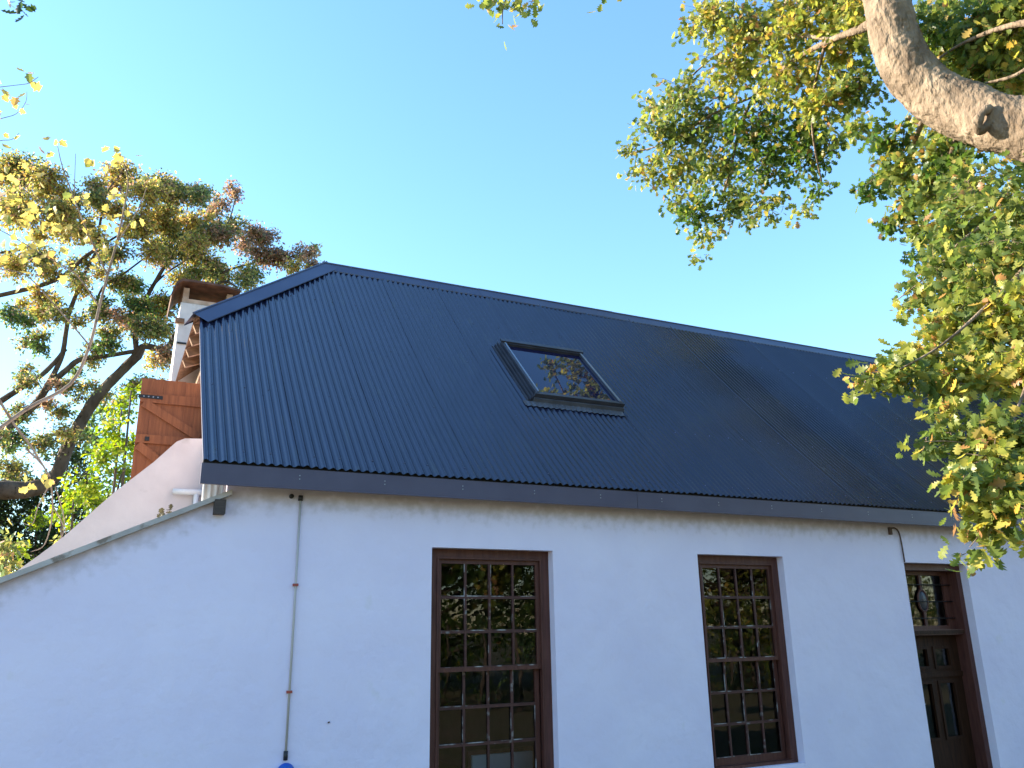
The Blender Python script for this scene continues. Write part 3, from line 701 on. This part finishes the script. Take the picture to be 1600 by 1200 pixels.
P = [at(p[0], p[1], p[3]) for p in mainl]; r = [p[2]*.5/FPX*float((q-CAM)@_F)*.88 for p, q in zip(mainl, P)]
P, r = smoothline(P, r, 26); adopt(bark_tube(P, r, 72, .10).build('limb', M['oakbark'], oak, True), oak)
sub = [
 [(1375, 30, 30, 11.7), (1345, 45, 20, 12), (1300, 62, 13, 12.6), (1240, 95, 11, 13.3), (1180, 150, 9, 14), (1155, 205, 7, 14.3), (1140, 270, 5, 14.5), (1120, 330, 4, 14.6)],
 [(1300, 62, 9, 12.6), (1230, 55, 7, 13.4), (1150, 70, 5, 14), (1090, 110, 4, 14.6), (1040, 170, 3, 15.2)],
 [(1290, 68, 8, 12.7), (1272, 140, 6, 13), (1270, 210, 5, 13.2), (1285, 290, 3, 13.4)],
 [(1180, 150, 6, 14), (1110, 180, 5, 14.6), (1050, 220, 4, 15), (985, 240, 3, 15.5)],
 [(1700, 225, 60, 10.3), (1650, 330, 36, 9.4), (1600, 420, 24, 8.6), (1540, 480, 14, 8), (1470, 540, 9, 7.5), (1400, 580, 5, 7.2)],
 [(1650, 330, 26, 9.4), (1580, 330, 16, 9.4), (1510, 370, 10, 9.3), (1450, 430, 6, 9.2), (1400, 470, 3, 9.2)],
 [(1600, 420, 18, 8.6), (1610, 560, 14, 7.6), (1580, 660, 10, 7), (1530, 720, 7, 6.6), (1480, 735, 3, 6.3)],
 [(1580, 660, 8, 7), (1560, 760, 6, 6.6), (1540, 820, 4, 6.4), (1515, 855, 3, 6.3)],
 [(1540, 700, 6, 6.8), (1490, 690, 4, 6.6), (1445, 690, 3, 6.5)],
 [(1455, 150, 16, 11.1), (1430, 220, 10, 11.4), (1410, 280, 7, 11.6), (1420, 345, 4, 11.8)],
 [(1500, 200, 14, 11), (1480, 260, 9, 11), (1460, 330, 6, 11)],
 [(1860, 300, 80, 10.5), (1760, 120, 44, 10.4), (1660, 40, 26, 10.8), (1580, 40, 14, 11.2), (1500, 70, 7, 11.6), (1450, 105, 4, 12)],
 [(1660, 40, 16, 10.8), (1600, 110, 9, 10.8), (1540, 130, 5, 11)],
 [(1090, -380, 16, 14), (960, -200, 8, 11), (830, -60, 5, 9.6), (790, 0, 3, 9.2), (785, 38, 2, 9.1)],
]
sub = [[(p[0], p[1], p[2]*(.5 if 3 < i < 9 else .8), p[3]) for p in ln] for i, ln in enumerate(sub)]
limbs(sub, 1, M['oakbark'], oak, 'branch', 8, .06, 5)
# knot on the limb
kc = at(1538, 187, 10.30); to = unit(CAM-kc)
kp = [kc+.115*(math.cos(t)*_R*.55+math.sin(t)*(_U*.95+_R*.35))-to*.03*math.cos(t) for t in np.linspace(0, 2*math.pi, 17)]
adopt(MB().tube(kp, [.05+.008*math.sin(i*1.7) for i in range(17)], 8, .08, cap=False).build('knot_ring', M['oakbark'], oak, True), oak)
fo = Foliage()
UL = [(1110, 25, 60, 14), (1180, 35, 70, 14), (1250, 25, 60, 13.5), (1300, 10, 55, 13), (1150, 95, 66, 14.3), (1235, 105, 74, 13.7), (1320, 60, 55, 12.9), (1335, 130, 48, 12.6), (1285, 150, 50, 13),
      (1065, 150, 52, 15), (1025, 165, 34, 15.4), (1035, 205, 52, 15.3), (1105, 195, 66, 14.7), (1180, 190, 66, 14.2), (1255, 195, 55, 13.6), (990, 235, 26, 15.6), (1015, 265, 38, 15.4), (1065, 260, 55, 15), (1130, 260, 58, 14.6), (1200, 258, 52, 14.2), (1262, 250, 42, 13.7),
      (1060, 315, 32, 15), (1095, 325, 42, 14.9), (1145, 318, 44, 14.6), (1195, 318, 34, 14.3), (1100, 365, 24, 14.9), (1087, 398, 14, 14.9), (1130, 350, 16, 14.7), (1278, 300, 20, 13.5), (1252, 330, 16, 13.6), (1300, 215, 30, 13.2), (1170, 345, 14, 14.4), (1340, 15, 40, 12.6)]
for (x, y, r, d) in UL:
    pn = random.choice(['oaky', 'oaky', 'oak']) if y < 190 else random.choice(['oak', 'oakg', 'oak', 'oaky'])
    fo.clump(at(x, y, d+random.uniform(-.4, .4)), r/FPX*d*1.02, int(max(18, (r/60)**2*560)), .105, pn, droop=.3)
MID = [(1392, 215, 40, 11.6), (1372, 275, 36, 11.8), (1412, 262, 44, 11.5), (1422, 312, 36, 11.5), (1400, 345, 26, 11.7), (1462, 238, 44, 11.2), (1452, 300, 44, 11.1), (1442, 360, 34, 11.2), (1345, 200, 28, 12.2), (1490, 250, 40, 11), (1355, 285, 18, 12), (1500, 300, 46, 10.6)]
for (x, y, r, d) in MID: fo.clump(at(x, y, d), r/FPX*d, int((r/60)**2*480), .108, random.choice(['oakg', 'oak', 'oak']), droop=.3)
RT = [(1465, 30, 34, 12.6), (1520, 75, 40, 12.4), (1570, 95, 44, 12.2), (1440, 20, 24, 12.8), (1590, 150, 30, 12.2), (1520, 145, 28, 12.4), (1485, 55, 44, 12.2), (1535, 35, 56, 12), (1585, 55, 60, 11.8), (1540, 115, 50, 11.8), (1595, 125, 52, 11.6), (1450, 108, 28, 12.4), (1482, 140, 36, 12.2), (1575, 15, 56, 12), (1500, 98, 46, 12), (1450, 60, 26, 12.6), (1560, 155, 30, 11.9)]
for (x, y, r, d) in RT: fo.clump(at(x, y, d), r/FPX*d, int((r/60)**2*420), .112, random.choice(['oak', 'oaky', 'oakg']), droop=.2)
LR = [(1525, 285, 52, 9.6), (1575, 320, 64, 9.2), (1500, 350, 52, 9.4), (1560, 395, 64, 8.8), (1480, 415, 52, 9.1), (1450, 445, 34, 9.2), (1420, 470, 22, 9.3), (1530, 465, 62, 8.4), (1592, 470, 56, 8.2), (1472, 505, 52, 8.4), (1545, 530, 52, 7.9), (1440, 555, 42, 7.7), (1400, 580, 32, 7.3), (1370, 592, 22, 7.2), (1349, 590, 15, 7.2), (1500, 580, 52, 7.6), (1570, 590, 34, 7.5), (1455, 600, 28, 7.4),
      (1480, 640, 28, 7), (1452, 688, 22, 6.6), (1500, 685, 30, 6.7), (1545, 660, 40, 6.9), (1592, 660, 44, 6.8), (1555, 715, 44, 6.7), (1598, 730, 44, 6.6), (1510, 748, 30, 6.5), (1488, 742, 16, 6.4), (1545, 770, 36, 6.5), (1592, 785, 40, 6.5), (1520, 800, 24, 6.4), (1550, 815, 26, 6.4), (1548, 850, 14, 6.4), (1505, 865, 13, 6.3), (1525, 845, 10, 6.3), (1610, 560, 40, 7.5)]
for (x, y, r, d) in LR:
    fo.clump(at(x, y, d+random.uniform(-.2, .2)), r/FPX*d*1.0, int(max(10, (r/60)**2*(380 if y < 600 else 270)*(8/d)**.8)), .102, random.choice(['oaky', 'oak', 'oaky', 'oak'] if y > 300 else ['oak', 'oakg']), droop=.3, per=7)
for (x, y, r, d, n) in ((778, 8, 20, 9.2, 34), (800, 4, 14, 9.2, 16), (832, 2, 16, 9.3, 26), (783, 40, 5, 9.1, 5), (12, 2, 14, 9, 14), (950, -3, 6, 9.2, 4)): fo.clump(at(x, y, d), r/FPX*d, n, .10, 'oaky' if x > 100 else 'dark', per=5)
for _ in range(46):
    x = random.uniform(1450, 1680); y = random.uniform(-40, 560); d = random.uniform(12.5, 17)
    if x < 1500+abs(y-330)*.05 and 200 < y < 420 and random.random() < .6: continue
    fo.clump(at(x, y, d), .62, 150, .125, random.choice(['oak', 'oakg', 'oak', 'oaky']), droop=.25)
# the crown above the frame and over to the right (seen in the skylight, shading the far roof)
for _ in range(70):
    x = random.uniform(1080, 2500); y = random.uniform(-950, -60); d = random.uniform(10.5, 16)
    if x > 1650: y = random.uniform(-900, 500)
    if abs(x-1350) < 0: continue
    fo.clump(at(x, y, d), .75, 110, .125, random.choice(['oak', 'oakg', 'oaky']), droop=.2)
cnt = 0
for _ in range(900):                              # leaf clumps added along mirrored view rays to darken the far roof's reflections
    px_, py_ = random.uniform(1050, 1600), random.uniform(560, 790); d_ = ray(px_, py_); d_ = d_/np.linalg.norm(d_)
    base = None
    for t_ in np.arange(6, 26, .1):
        p = CAM+d_*t_
        if -.24 < p[1] < YR and p[2] > 3.2 and p[2] < rz(p[1]): base = p; break
    if base is None: continue
    nn_ = rnorm(base[1])[0]; rr = d_-2*(d_@nn_)*nn_; q = base+rr*random.uniform(5, 9); X, Y, Z = topx(q)
    if not (X > 1490 or Y < -70): continue
    fo.clump(q, .7, 120, .125, random.choice(['oak', 'oakg', 'oakg']), droop=.2); cnt += 1
    if cnt >= 75: break
arr = fo.arrays()
adopt(fo.tw.build('twigs', M['oakbark'], oak), oak)['kind'] = 'stuff'
arr = single_leaves('oak', arr, 300, oak)
adopt(leaves_mesh('foliage', 'oak', *arr, oak), oak)

# ---- generic spreading of clumps for distant trees
def px_tree(name, label, base_px, D, lines, clumps, bark, leaf_kind, size, dens, nlimb=9, group=None, cat='tree', twig=.006, per=10):
    b = at(base_px[0], base_px[1], D); b = np.array([b[0], b[1], 0.0]); e = empty(name, tuple(b)); tag(e, label, cat, group)
    if lines:
        top = at(*lines[0][0][:2], lines[0][0][3]); r0 = lines[0][0][2]*.5/FPX*lines[0][0][3]
        P, r = smoothline([b-np.array([0, 0, .2]), b*.5+top*.5+np.array([.2, .1, 0]), top], [r0*1.5, r0*1.15, r0], 6)
        adopt(MB().tube(P, r, 12, .06).build('trunk', bark, e, True), e)
        limbs(lines, 1, bark, e, 'limb', nlimb, .07, 5)
    f = Foliage()
    for (x, y, r, pn, *dd) in clumps:
        d = D+(dd[0] if dd else random.uniform(-1.2, 1.2)); f.clump(at(x, y, d), r/FPX*d*1.05, int(max(20, (r/30)**2*dens)), size, pn, droop=.25, per=per, twig=twig, squash=.75)
    adopt(f.tw.build('twigs', bark, e), e)['kind'] = 'stuff'
    return e, f
D = 18.0
lines = [
 [(-60, 770, 46, D), (0, 766, 40, D), (50, 764, 34, D), (85, 745, 27, D), (110, 690, 25, D), (150, 622, 22, D), (190, 580, 20, D), (214, 556, 20, D), (226, 541, 14, D), (258, 545, 13, D), (276, 520, 11, D), (300, 470, 8, D), (340, 430, 6, D), (400, 410, 4, D), (460, 400, 3, D)],
 [(214, 556, 12, D), (212, 520, 11, D), (222, 480, 9, D), (240, 445, 8, D), (262, 408, 7, D), (268, 392, 5, D), (262, 340, 4, D), (272, 300, 3, D)],
 [(-30, 705, 24, D), (20, 664, 17, D), (55, 632, 16, D), (75, 605, 13, D), (105, 577, 12, D), (125, 562, 11, D), (155, 558, 9, D), (210, 549, 9, D)],
 [(68, 612, 12, D), (95, 562, 10, D), (103, 520, 9, D), (108, 490, 9, D), (125, 445, 8, D), (136, 420, 6, D), (156, 388, 5, D), (200, 360, 4, D), (250, 345, 3, D)],
 [(-20, 640, 14, D), (40, 602, 11, D), (72, 580, 10, D), (103, 545, 8, D)],
 [(-20, 466, 10, D), (60, 447, 9, D), (100, 430, 8, D), (132, 402, 8, D), (150, 385, 7, D), (158, 340, 5, D), (168, 300, 4, D), (190, 270, 3, D)],
 [(0, 395, 5, D), (40, 388, 5, D), (60, 370, 4, D), (64, 345, 3, D)],
 [(300, 470, 6, D), (330, 450, 5, D), (352, 440, 5, D), (372, 450, 4, D)],
 [(240, 445, 5, D), (262, 425, 4, D), (300, 400, 3, D), (350, 360, 3, D), (368, 310, 2, D)],
 [(145, 490, 5, D), (160, 450, 5, D), (190, 430, 4, D), (230, 400, 3, D)],
]
cl = [(20, 270, 42, 'yel'), (70, 275, 36, 'yel'), (30, 325, 38, 'yel'), (150, 290, 24, 'yel'), (190, 268, 32, 'yel'), (228, 298, 36, 'yel'), (265, 292, 32, 'yel'), (300, 302, 28, 'yel'), (255, 338, 36, 'yel'), (215, 345, 30, 'yel'), (300, 345, 32, 'yel'), (345, 315, 20, 'pink'), (362, 292, 17, 'pink'),
      (340, 360, 32, 'mid'), (300, 388, 32, 'mid'), (270, 392, 26, 'mid'), (330, 408, 28, 'mid'), (240, 392, 28, 'yel'), (365, 350, 28, 'mid'), (385, 378, 28, 'pink'), (410, 395, 28, 'pink'), (420, 365, 20, 'pink'), (440, 405, 24, 'pink'), (468, 395, 22, 'pink'), (488, 392, 15, 'pink'), (350, 432, 28, 'mid'), (390, 425, 28, 'mid'), (490, 415, 18, 'pink'),
      (60, 400, 26, 'mid'), (20, 415, 28, 'yel'), (100, 340, 28, 'yel'), (135, 360, 24, 'yel'), (180, 395, 28, 'mid'), (200, 440, 28, 'grn'), (220, 480, 30, 'grn'), (240, 515, 28, 'mid'), (262, 470, 28, 'grn'), (170, 520, 26, 'grn'), (150, 545, 22, 'mid'), (250, 560, 28, 'yel'), (240, 600, 22, 'yel'), (40, 580, 18, 'grn'), (65, 525, 18, 'grn'), (15, 490, 22, 'grn'), (40, 500, 20, 'grn'), (125, 500, 18, 'grn'), (95, 640, 22, 'grn'), (110, 600, 18, 'grn'), (70, 690, 28, 'mid'), (20, 680, 28, 'grn'), (140, 600, 16, 'grn'), (30, 640, 22, 'mid'), (195, 500, 22, 'grn'), (120, 430, 18, 'mid'), (80, 350, 22, 'yel'), (290, 430, 24, 'grn'), (205, 600, 16, 'mid'), (20, 730, 30, 'mid'), (60, 810, 20, 'bright'), (160, 470, 18, 'grn'), (310, 470, 18, 'mid')]
cl = cl+[(c[0]+random.uniform(-26, 26), c[1]+random.uniform(-12, 26), c[2]*.85, random.choice([c[3], c[3], 'yel', 'mid', 'pink'])) for c in cl if 90 < c[0] < 470 or c[1] < 450]+[(random.uniform(0, 330), random.uniform(290, 520), random.uniform(14, 26), random.choice(['mid', 'yel', 'yel', 'mid'])) for _ in range(46)]+[(random.uniform(0, 230), random.uniform(500, 720), random.uniform(12, 22), random.choice(['mid', 'yel', 'grn'])) for _ in range(18)]
cl = [(c[0], c[1], c[2], 'mid' if c[3] == 'grn' and i % 5 < 3 else c[3]) for i, c in enumerate(cl)]
e, f = px_tree('spreading_tree', 'wide autumn tree with twisting dark limbs behind the lean-to', (-70, 1000), D, [[(p[0], p[1], p[2]*.88, p[3]) for p in ln] for ln in lines], cl, M['darkbark'], 'plain', .066, 900)
adopt(leaves_mesh('foliage', 'plain', *f.arrays(), e), e)
# ---- slender tree with large yellow leaves in front of it
D = 12.5
lines = [
 [(-40, 700, 14, D), (40, 640, 11, D), (110, 600, 10, D), (140, 540, 9, D), (155, 480, 8, D), (168, 430, 7, D), (182, 380, 6, D), (195, 320, 5, D), (200, 280, 4, D), (188, 240, 2, D)],
 [(168, 430, 5, D), (140, 370, 4, D), (116, 310, 4, D), (98, 262, 3, D), (90, 228, 2, D)],
 [(116, 310, 3, D), (117, 270, 2, D), (118, 240, 1.5, D)],
 [(155, 480, 5, D), (120, 430, 4, D), (70, 400, 3, D), (20, 370, 3, D), (-20, 350, 2, D)],
 [(140, 540, 5, D), (80, 470, 4, D), (40, 430, 3, D), (0, 420, 2, D)],
 [(182, 380, 4, D), (215, 330, 3, D), (230, 290, 2, D)],
 [(-30, 140, 3, D), (0, 136, 2.5, D), (25, 133, 2, D), (45, 130, 2, D), (60, 120, 1.5, D)],
 [(-30, 200, 3, D), (0, 186, 2.5, D), (25, 178, 2, D), (40, 160, 1.6, D), (42, 143, 1.2, D)],
 [(-30, 232, 3, D), (0, 220, 2.5, D), (18, 218, 2, D), (30, 208, 1.5, D)],
 [(-40, 700, 10, D), (-80, 450, 7, D), (-60, 260, 5, D), (-30, 200, 3, D)], [(-60, 260, 4, D), (-50, 180, 3, D), (-30, 140, 3, D)],
 [(40, 700, 6, D), (75, 740, 5, D), (82, 800, 4, D), (70, 850, 3, D), (48, 862, 2, D)], [(82, 790, 4, D), (100, 830, 3, D), (72, 866, 2, D)], [(76, 760, 4, D), (60, 790, 3, D), (50, 820, 2, D), (33, 815, 1.5, D)], [(86, 760, 4, D), (98, 800, 3, D), (103, 838, 2, D)], [(-10, 610, 8, D), (20, 660, 7, D), (50, 700, 6, D), (78, 745, 5, D)],
]
b = at(-120, 1000, D); slender = empty('slender_tree', (b[0], b[1], 0)); tag(slender, 'slender pale-stemmed tree with large yellow leaves at the left edge', 'tree')
top = at(-40, 700, D); P, r = smoothline([np.array([b[0], b[1], -.1]), (b+top)/2*np.array([1, 1, .6]), top], [.10, .085, .07], 6)
adopt(MB().tube(P, r, 10, .05).build('trunk', M['palebark'], slender, True), slender)
lines = [[(p[0], p[1], p[2]*.62, p[3]) for p in ln] for ln in lines]
limbs(lines, 1, M['palebark'], slender, 'branch', 7, .05, 4)
f = Foliage()
for (x, y, r, n) in ((90, 227, 9, 5), (135, 246, 9, 4), (180, 243, 12, 8), (215, 262, 8, 3), (55, 118, 9, 5), (22, 155, 12, 6), (10, 175, 10, 4), (10, 212, 6, 2), (20, 285, 30, 14), (60, 300, 28, 10), (30, 340, 26, 10), (0, 300, 22, 8), (70, 345, 26, 12), (15, 385, 26, 12), (50, 365, 26, 10), (108, 335, 22, 8), (60, 335, 18, 6), (150, 330, 20, 6), (175, 330, 18, 6), (125, 300, 10, 3), (175, 300, 10, 3), (35, 372, 20, 10), (90, 385, 20, 6), (130, 385, 18, 5), (20, 400, 18, 6), (160, 352, 16, 5), (88, 447, 6, 2), (28, 433, 6, 3), (112, 438, 5, 1), (48, 755, 12, 6), (68, 748, 8, 3), (20, 806, 4, 1), (170, 372, 10, 3), (200, 300, 10, 3), (210, 330, 12, 4), (150, 445, 6, 1), (215, 348, 6, 2), (142, 412, 6, 2)):
    for _ in range(n): f.clump(at(x, y, D)+rng.normal(size=3)*r/FPX*D*.55, .05, 1, .11, 'yel' if y < 700 else 'pink', per=1, twig=0)
a = f.arrays(); a[4] = np.where(rng.random((len(a[4]), 1)) < .75, np.array([[.50, .41, .13]])*(.75+.4*rng.random((len(a[4]), 1))), a[4])
rest = single_leaves('plane', a, 300, slender)
if len(rest[0]): adopt(leaves_mesh('foliage', 'plane', *rest, slender), slender)

# ---- shrubs behind the lean-to
def shrub(name, label, base_px, D, clumps, bark, size, dens, kind='plain', cat='shrub'):
    b = at(base_px[0], base_px[1], D); b = np.array([b[0], b[1], 0.]); e = empty(name, tuple(b)); tag(e, label, cat)
    st_ = MB()
    for c in clumps[::2]:
        q = at(c[0], c[1], D); P, r = smoothline([b+rng.normal(size=3)*np.array([.2, .2, 0]), (b+q)/2+rng.normal(size=3)*.15, q], [.05, .035, .012], 4); st_.tube(P, r, 6, .05)
    adopt(st_.build('stems', bark, e, True), e)
    f = Foliage()
    for (x, y, r, pn) in clumps:
        d = D+random.uniform(-.8, .8); f.clump(at(x, y, d), r/FPX*d*1.1, int(max(20, (r/30)**2*dens)), size, pn, droop=.15, per=9, twig=.004)
    adopt(f.tw.build('twigs', bark, e), e)['kind'] = 'stuff'
    adopt(leaves_mesh('foliage', kind, *f.arrays(), e), e); return e
shrub('sunlit_shrub', 'bright yellow-green sunlit shrub beside the open wooden shutter', (150, 1000), 15.5, [(190, 640, 26, 'bright'), (195, 690, 32, 'bright'), (205, 610, 18, 'bright'), (165, 715, 32, 'bright'), (190, 740, 32, 'bright'), (140, 755, 30, 'bright'), (115, 780, 24, 'bright'), (150, 790, 30, 'bright'), (95, 800, 18, 'bright'), (125, 825, 24, 'bright'), (110, 850, 26, 'mid'), (175, 670, 24, 'bright'), (215, 700, 24, 'bright'), (170, 780, 30, 'bright')], M['darkbark'], .085, 330)
shrub('dark_shrub', 'dark shaded evergreen shrub behind the low end of the parapet', (40, 1000), 21, [(30, 800, 50, 'dark'), (80, 840, 50, 'dark'), (0, 860, 50, 'dark'), (120, 790, 40, 'dark'), (150, 690, 30, 'grn'), (135, 660, 26, 'grn'), (110, 710, 32, 'dark'), (160, 640, 20, 'grn'), (60, 760, 40, 'dark'), (10, 760, 40, 'dark'), (60, 880, 46, 'dark'), (130, 740, 36, 'dark'), (-40, 820, 50, 'dark'), (-60, 760, 50, 'dark')], M['darkbark'], .11, 380)
shrub('fern_shrub', 'low yellow-green leafy shrub at the left edge above the lean-to roof', (0, 1050), 13, [(8, 850, 20, 'mid'), (25, 860, 18, 'bright'), (5, 885, 16, 'mid'), (-20, 870, 24, 'mid')], M['darkbark'], .09, 300)
# dry leaves lying on the lean-to roof
dl = onY(258, 801, .5); z_ = el(dl[0])+.02
dv = Foliage()
for _ in range(12):
    p = np.array([dl[0], .5, dl[2]])+rng.normal(size=3)*np.array([.035, .05, .012]); dv.pos.append(p[None]); dv.dir.append(unit(rng.normal(size=(1, 3)))); dv.nor.append(unit(rng.normal(size=(1, 3))+[0, 0, 1])); dv.size.append(np.array([.06])); dv.col.append(np.array([[.05, .045, .025]]))
lo = leaves_mesh('dry_leaves', 'oak', *dv.arrays(), None); del lo['kind']; tag(lo, 'small clump of dark dry leaves caught on the lean-to roof edge', 'leaves')

# ---- trees standing behind and beside the photographer (they shade the roof and show in the panes)
def free_tree(name, label, base, H, crown_r, pn, n_cl, dens, size, low=.3):
    e = empty(name, base); tag(e, label, 'tree', 'trees round the house outside the frame'); b = np.array(base, float)
    top = b+np.array([0, 0, H*.75]); P, r = smoothline([b-np.array([0, 0, .2]), b+np.array([.1, .1, H*.3]), top], [.28, .22, .06], 6)
    adopt(MB().tube(P, r, 10, .06).build('trunk', M['darkbark'], e, True), e)
    f = Foliage(); lb = MB()
    for i in range(n_cl):
        q = rng.normal(size=3); q = q/np.linalg.norm(q)*rng.random()**.4; c = b+np.array([q[0]*crown_r, q[1]*crown_r, H*(low+1)/2+q[2]*H*(1-low)/2])
        s0_ = b+np.array([0, 0, min(c[2]*.7, H*.7)]); lb.tube([s0_, (s0_+c)/2+rng.normal(size=3)*.15, c], [.07, .045, .015], 6, cap=False)
        f.clump(c, crown_r*.34, dens, size, pn, per=9, twig=0)
    adopt(lb.build('limbs', M['darkbark'], e, True), e)
    adopt(leaves_mesh('foliage', 'plain', *f.arrays(), e), e)
for (x, y, H, r, pn) in ((3.5, -19, 9, 3.8, 'oak'), (9.5, -18.5, 9.5, 4, 'oakg'), (15.5, -19, 9.5, 4.2, 'oak'), (21, -17, 9, 4, 'oaky'), (28, -18, 10, 4.6, 'oak')):
    free_tree('garden_tree', {3.5: 'leafy tree reflected in the left sash window', 9.5: 'dark leafy tree behind the photographer, reflected in the panes', 15.5: 'leafy tree reflected in the right sash window', 21: 'yellowing tree reflected in the fanlight', 28: 'leafy tree far right behind the photographer'}[x], (x, y, 0), H, r, pn, 110, 170, .17, .02)

hg = empty('added_hedge', (12, -13.0, 0)); tag(hg, 'out-of-view row of clipped greenery added to darken the low window reflections', 'added_hedge')  # unseen row, added so the lower panes reflect something dark
f = Foliage(); st_ = MB()
for i in range(36):
    x = 1+i; c0 = np.array([x, -13.0, 0]); st_.tube([c0, c0+np.array([.1, 0, 1.0]), c0+np.array([0, .1, 2.0])], [.06, .05, .02], 6)
    for z in (.5, 1.3, 2.1): f.clump((x+random.uniform(-.3, .3), -13.0+random.uniform(-.3, .3), z), .8, 170, .12, random.choice(['dark', 'grn', 'oakg']), per=9, twig=0)
adopt(st_.build('stems', M['darkbark'], hg, True), hg)
adopt(leaves_mesh('foliage', 'plain', *f.arrays(), hg), hg)
